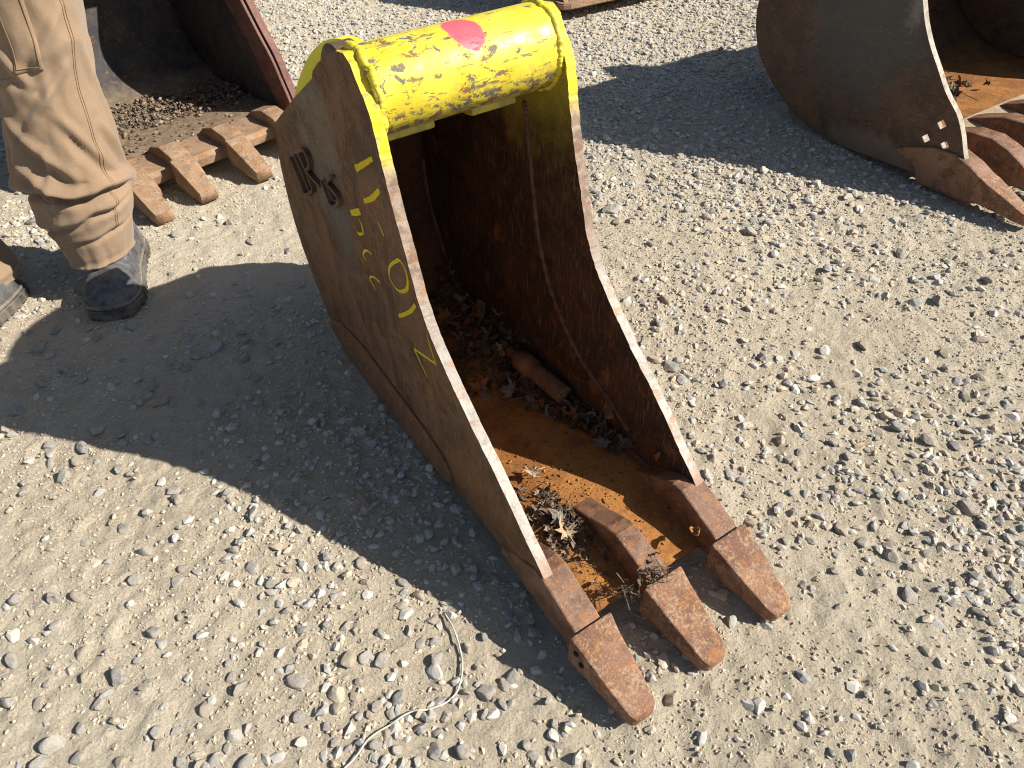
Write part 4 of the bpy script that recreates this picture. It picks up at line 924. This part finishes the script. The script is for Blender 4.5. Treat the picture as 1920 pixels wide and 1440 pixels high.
def chip(px0, px1, wd, lab, hgt=.006):
    A, B = ground_at([px0], .006)[0], ground_at([px1], .006)[0]; c_ = (A + B) / 2; L_ = np.linalg.norm((B - A)[:2]); an = math.atan2(B[1] - A[1], B[0] - A[0])
    n = 9; V = []; F = []
    for i in range(n):
        u = i / (n - 1) - .5; w_ = wd / 2 * (1 - .35 * abs(u) ** 2 * 4 + .12 * math.sin(i * 2.3)); z = .0015 * math.sin(i)
        V += [(u * L_, -w_, z), (u * L_, w_, z), (u * L_, w_ * .8, z + hgt), (u * L_, -w_ * .7, z + hgt * .9)]
    for i in range(n - 1):
        for e in range(4): F.append((i * 4 + e, i * 4 + (e + 1) % 4, i * 4 + 4 + (e + 1) % 4, i * 4 + 4 + e))
    F += [(0, 1, 2, 3), tuple((n - 1) * 4 + e for e in range(4))]
    o = mesh('wood_chip', V, F, m_wood.m, None, False); o.location = (c_[0], c_[1], float(ground_h(c_[0], c_[1])) + .002); o.rotation_euler = (.05, 0, an)
    tag(o, lab, 'wood chip')
chip((283, 755), (314, 745), .016, 'splintered wood chip lying among stones in the shade')
chip((668, 922), (690, 948), .012, 'short wood chip at the edge of the bucket shadow')
chip((1605, 832), (1636, 818), .007, 'pale sliver of wood among gravel beside the teeth')

# ------------------------------------------------------------------ things inside the buckets
def leaf_outline(lobes=True):
    pts = []
    if lobes:
        for a, r in ((-90, .10), (-62, .42), (-40, .30), (-22, .70), (-4, .40), (12, .62), (26, .92), (44, .50), (58, .60), (74, .72), (90, 1.15)): pts.append((a, r))
        full = pts + [(180 - a, r) for a, r in reversed(pts[:-1])]
        return np.array([(r * math.cos(R_(a)), r * math.sin(R_(a))) for a, r in full[:-1]])
    t = np.linspace(0, 2 * math.pi, 20, endpoint=False); return np.c_[.38 * np.sin(t) * (1 - .25 * np.cos(t)), np.cos(t)]
def leaf_geo(seed, lobes=True, curl=.5):
    r = np.random.default_rng(seed); O = leaf_outline(lobes) * (1 + .12 * r.normal(size=(1, 2))); n = len(O)
    rings = [np.zeros((1, 2)), O * .35, O * .7, O]; P = np.vstack(rings); P = P + r.normal(size=P.shape) * .03
    ax = r.random() * 3.14; u = P[:, 0] * math.cos(ax) + P[:, 1] * math.sin(ax)
    z = curl * (u ** 2) * .7 + .16 * curl * np.sin(P[:, 0] * 5 + seed) + .12 * curl * np.sin(P[:, 1] * 6 + seed * 2) - .10 * np.exp(-(P[:, 0] / .08) ** 2)
    V = np.c_[P, z]; F = []
    for i in range(n): F.append((0, 1 + i, 1 + (i + 1) % n))
    for k in (0, 1):
        a = 1 + k * n; b = a + n
        for i in range(n): j = (i + 1) % n; F += [(a + i, b + i, b + j), (a + i, b + j, a + j)]
    # stalk
    s0 = len(V); st = np.array([(0, -.05, 0), (.03, -.5, .05 + .1 * curl), (.1, -.95, .12 * curl)])
    for p in st: V = np.vstack([V, p + [.018, 0, 0], p - [.018, 0, 0]])
    for i in range(2): F += [(s0 + i * 2, s0 + i * 2 + 2, s0 + i * 2 + 3), (s0 + i * 2, s0 + i * 2 + 3, s0 + i * 2 + 1)]
    return V, F
def leaf_mat(name, a, b):
    m = Mat(name, .8, 0, .2); m.color(m.mix(m.step(m.noise(3, 6, .65), .38, .62), a, b)); m.bump(m.noise(9, 5), .4, .04); return m.m
LM = {'tan': leaf_mat('dry_tan_leaf', (.34, .24, .15), (.46, .36, .25)), 'orange': leaf_mat('dry_orange_leaf', (.36, .16, .035), (.46, .23, .07)), 'brown': leaf_mat('dry_brown_leaf', (.14, .085, .05), (.22, .14, .085)),
      'grey': leaf_mat('weathered_grey_leaf', (.15, .13, .11), (.25, .22, .18)), 'rust': leaf_mat('rust_brown_leaf', (.20, .085, .03), (.30, .135, .05))}
leaf_id = [0]
def floor_point(px):
    D = rays([px])[0]
    for t in np.arange(.7, 2.2, .002):
        l = BF.local(CAM + D * t)
        if l[2] < floor_z(l[1]) + .004 or l[0] > W / 2 - TH - .006: return l
    return l
def leaf(px, size, kind, lab, lobes=True, curl=.6, tilt=(0, 0), lift=.008, rz=None, world=None):
    leaf_id[0] += 1; V, F = leaf_geo(leaf_id[0] * 7 + 1, lobes, curl)
    P = BF.world(floor_point(px)) if world is None else world
    o = mesh('fallen_leaf', V * size, F, LM[kind], None, False)
    o.location = (P[0], P[1], P[2] + lift); o.rotation_euler = (tilt[0], tilt[1], random.random() * 6.28 if rz is None else rz)
    sm = o.modifiers.new('thickness', 'SOLIDIFY'); sm.thickness = .0007
    tag(o, lab, 'leaf', 'dry leaves in the digging bucket'); return o
leaf((1000, 893), .026, 'tan', 'curled pale tan leaf on the sunlit orange rust floor', True, 1.1, (.3, .2), .012)
leaf((1050, 985), .024, 'grey', 'crumpled grey leaf on top of the sunlit debris pile', True, 1.2, (.3, -.3), .018)
leaf((1020, 960), .022, 'brown', 'crumpled brown leaf at the edge of the sunlit debris pile', True, 1.0, (-.3, .2), .016)
leaf((1062, 1008), .024, 'tan', 'flat faded leaf low on the sunlit debris pile', True, .7, (.2, .1), .014)
leaf((1300, 1005), .021, 'orange', 'bright orange leaf caught beside the outer tooth adapter', False, .9, (.7, .3), .012, world=BF.world((W / 2 - .062, .415, .065)))
leaf((945, 676), .022, 'tan', 'pale folded leaf beside the rusty threaded pin', False, 1.1, (.3, .5), .020, 1.2)
leaf((1140, 775), .024, 'rust', 'narrow orange brown leaf propped against the side plate', False, .8, (1.0, .5), .018, .5)
leaf((1226, 870), .018, 'rust', 'folded reddish leaf lying at the foot of the side plate', False, 1.0, (.8, -.4), .014, 2.4)
leaf((1130, 838), .026, 'grey', 'weathered grey leaf lying below the narrow orange leaf', True, .7, (.2, .3), .012)
shade = [((880, 575), 'brown', .034), ((905, 600), 'rust', .032), ((868, 625), 'rust', .034), ((935, 600), 'grey', .030), ((960, 640), 'grey', .026), ((846, 560), 'brown', .032), ((840, 610), 'rust', .030), ((915, 648), 'brown', .028), ((890, 660), 'rust', .026), ((960, 745), 'grey', .024), ((930, 720), 'brown', .028), ((1000, 770), 'brown', .024), ((1075, 790), 'rust', .020), ((1170, 850), 'brown', .022), ((900, 740), 'rust', .026), ((985, 655), 'brown', .022)]
cn = {'brown': 'dark brown', 'rust': 'rust coloured', 'grey': 'greyish'}
for px, kd, sz in shade: leaf(px, sz, kd, f'{cn[kd]} leaf in the shaded leaf litter against the side plate', True, .9, (random.uniform(-.4, .4), random.uniform(-.5, .3)), .020)

# uncountable litter: shredded leaves and twigs, and rust crumbs
def litter(name, pts, smin, smax, colors, seed, label, mat, spread_tilt=.8, frac_twig=.25):
    r = np.random.default_rng(seed); V = []; T = []; Cc = []; b = 0
    geos = [leaf_geo(900 + i, i % 2 == 0, 1.0) for i in range(8)]
    for p in pts:
        s = smin * (smax / smin) ** r.random(); a = r.random() * 6.28; tx, ty = r.normal(size=2) * spread_tilt
        if r.random() < frac_twig:
            L_ = s * 1.6; v = np.array([(-L_, 0, 0), (L_, .08 * L_, .1 * L_), (L_, .12 * L_, .1 * L_ + .0012), (-L_, .05 * L_, .0014)]); f = [(0, 1, 2), (0, 2, 3)]
        else: v, f = geos[r.integers(8)]; v = v * s
        ca, sa = math.cos(a), math.sin(a)
        Rm = np.array([[ca, -sa, 0], [sa, ca, 0], [0, 0, 1]]) @ np.array([[1, 0, 0], [0, math.cos(tx), -math.sin(tx)], [0, math.sin(tx), math.cos(tx)]]) @ np.array([[math.cos(ty), 0, math.sin(ty)], [0, 1, 0], [-math.sin(ty), 0, math.cos(ty)]])
        v = v @ Rm.T + p; V.append(v); T.append(np.array(f) + b); b += len(v)
        Cc.append(np.tile(np.array(colors[r.integers(len(colors))]) * r.uniform(.6, 1.2), (len(v), 1)))
    return tag(tri_soup(name, np.vstack(V), np.vstack(T), mat, None, False, np.vstack(Cc)), label, kind='stuff')
m = Mat('leaf_litter', .85, 0, .2); at = m.n('ShaderNodeVertexColor', layer_name='tint').outputs[0]; m.color(m.mix(m.math('MULTIPLY', m.step(m.noise(200, 4), .45, .65), .5), at, m.mix(1.0, at, (.45, .42, .4), 'MULTIPLY'))); m_litter = m
dk = [(.10, .065, .04), (.16, .095, .05), (.20, .09, .03), (.13, .105, .08), (.22, .17, .12)]
pts = []; r = np.random.default_rng(5)
while len(pts) < 760:
    y = r.uniform(-.40, .20); u = r.random()
    x = bx(W - TH - .004) - r.random() ** 1.3 * (.25 if y < -.06 else .115 * max(.2, (.24 - y) / .34))
    if x < bx(TH + .01): continue
    hgt = .050 * max(0, 1 - (bx(W) - x) / .22) * np.clip((.10 - y) / .3, .15, 1)
    pts.append(BF.world((x, y, floor_z(y) + .003 + r.random() * hgt)))
litter('leaf_litter', pts, .006, .026, dk, 6, 'dark leaf litter heaped along the inside of the side plate', m_litter.m, .45)
pts = []; c0 = floor_point((1048, 985))
for _ in range(240):
    dx, dy = r.normal(size=2) * (.026, .040); y = c0[1] + dy; x = np.clip(c0[0] + dx, bx(TH) + .012, bx(W / 2) - .032)
    pts.append(BF.world((x, y, floor_z(y) + .002 + .018 * r.random() * max(0, 1 - np.hypot(dx / .06, dy / .09)))))
litter('leaf_debris', pts, .005, .018, [(.13, .095, .065), (.20, .15, .105), (.28, .21, .15), (.10, .07, .05)], 9, 'brown crumbled leaf debris heaped on the sunlit floor', m_litter.m, .5, .45)
pts = []
for cpx, n_, sx_ in (((1228, 1078), 40, .012), ((1172, 1105), 40, .014)):
    for _ in range(n_):
        l = BF.local(ground_at([cpx], .075)[0]); pts.append(BF.world((l[0] + r.normal() * sx_, l[1] + r.normal() * .008, l[2] + r.random() * .010 - (.006 if cpx[0] < 1200 else 0))))
litter('twig_debris', pts, .004, .013, [(.07, .05, .035), (.12, .08, .05), (.18, .13, .09)], 12, 'dark twigs and leaf scraps caught round the middle tooth', m_litter.m, .9, .7)
def crumbs(name, frame, fn, n, smin, smax, cols, label, seed):
    r = np.random.default_rng(seed); V0, T0 = ico(1); shp = [rock_shape(V0, 700 + i, .8) for i in range(8)]; V = []; T = []; Cc = []; b = 0
    for _ in range(n):
        p = fn(r)
        if p is None: continue
        s = smin * (smax / smin) ** (r.random() ** 2); a = r.random() * 6.28; v = shp[r.integers(8)] * s
        v = np.c_[v[:, 0] * math.cos(a) - v[:, 1] * math.sin(a), v[:, 0] * math.sin(a) + v[:, 1] * math.cos(a), v[:, 2] * 1.3] + frame.world(p); V.append(v); T.append(T0 + b); b += len(v)
        Cc.append(np.tile(np.array(cols[r.integers(len(cols))]) * r.uniform(.7, 1.2), (len(v), 1)))
    return tag(tri_soup(name, np.vstack(V), np.vstack(T), m_crumb.m, None, True, np.vstack(Cc)), label, kind='stuff')
m = Mat('crumbs', .95, 0, .15); m.color(m.n('ShaderNodeVertexColor', layer_name='tint').outputs[0]); m.bump(m.noise(600, 3), .4, .0008); m_crumb = m
def f1(r):
    y = r.uniform(-.05, .395); x = r.uniform(bx(TH) + .004, bx(W - TH) - .004)
    d = math.hypot((x - c0[0]) / .09, (y - c0[1]) / .12)
    if r.random() > .15 + .85 * math.exp(-d * d): return None
    return (x, y, floor_z(y) + .001)
crumbs('rust_crumbs', BF, f1, 3200, .0008, .0034, [(.28, .12, .035), (.20, .09, .035), (.13, .075, .045), (.34, .16, .05)], 'loose rust crumbs and grit on the floor of the digging bucket', 3)
lfz = lambda y: float(np.interp(y, lprof[::-1, 0][-34:], lprof[::-1, 1][-34:]))
def f2(r):
    y = r.uniform(-.50, -.10); x = r.uniform(-LWID + .04, -.03); k = math.exp(-((y + .40 - .18 * (x + .3)) / .085) ** 2)
    if r.random() > .06 + .9 * k: return None
    return (x, y, lfz(y) + .003 + .022 * k * r.random())
crumbs('dirt_clods', LF, f2, 8000, .0010, .009, [(.15, .11, .08), (.20, .15, .11), (.26, .20, .15), (.11, .085, .065)], 'dark crumbly dirt heaped on the floor of the wide bucket', 4)
pts = []
for _ in range(230):
    y = r.uniform(-.20, .10); x = r.uniform(.03, .60); pts.append(RF.world((x, y, float(np.interp(y, rprof[:34][::-1, 0], rprof[:34][::-1, 1])) + .004 + .02 * r.random())))
litter('leaf_litter', pts, .010, .032, [(.13, .09, .06), (.18, .13, .085), (.22, .19, .12), (.14, .13, .07)], 15, 'dry leaves and stalks on the shaded floor of the holed bucket', m_litter.m)

# rusty threaded pin
A = floor_point((985, 690)); B_ = floor_point((1066, 757)); A[2] = floor_z(A[1]) + .034; B_[2] = floor_z(B_[1]) + .028; A[0] = min(A[0], bx(W - TH) - .035); B_[0] = min(B_[0], bx(W - TH) - .026)
PA, PB = BF.world(A), BF.world(B_); ax = PB - PA; Lp = np.linalg.norm(ax); pin = empty('threaded_pin', (PA + PB) / 2); tag(pin, 'thick rusty threaded pin lying in the leaf litter', 'steel pin')
m_pin = rust('orange_rust_pin', (.20, .105, .05), (.30, .17, .09), (.38, .13, .04), .5, 1.5, .8, bump=.7)
def on_axis(u): return PA + ax * u - (PA + PB) / 2
us = np.linspace(.30, 1.0, 170); V, F = tube_data([on_axis(u) for u in us], np.array([(.0165 + .0016 * math.sin(u * 150) if u > .55 else .0175) * (1 if u < .985 else .9) for u in us]), 28); mesh('threaded_shank', V, F, m_pin.m, pin)
V, F = tube_data([on_axis(u) for u in (.0, .012, .30, .31)], np.array([.018, .021, .021, .018]), 28); mesh('collar', V, F, m_pin.m, pin)
V, F = tube_data([on_axis(u) for u in (-.26, -.25, -.02, .0)], np.array([.008, .010, .0105, .013]), 20); mesh('spigot', V, F, m_pin.m, pin)
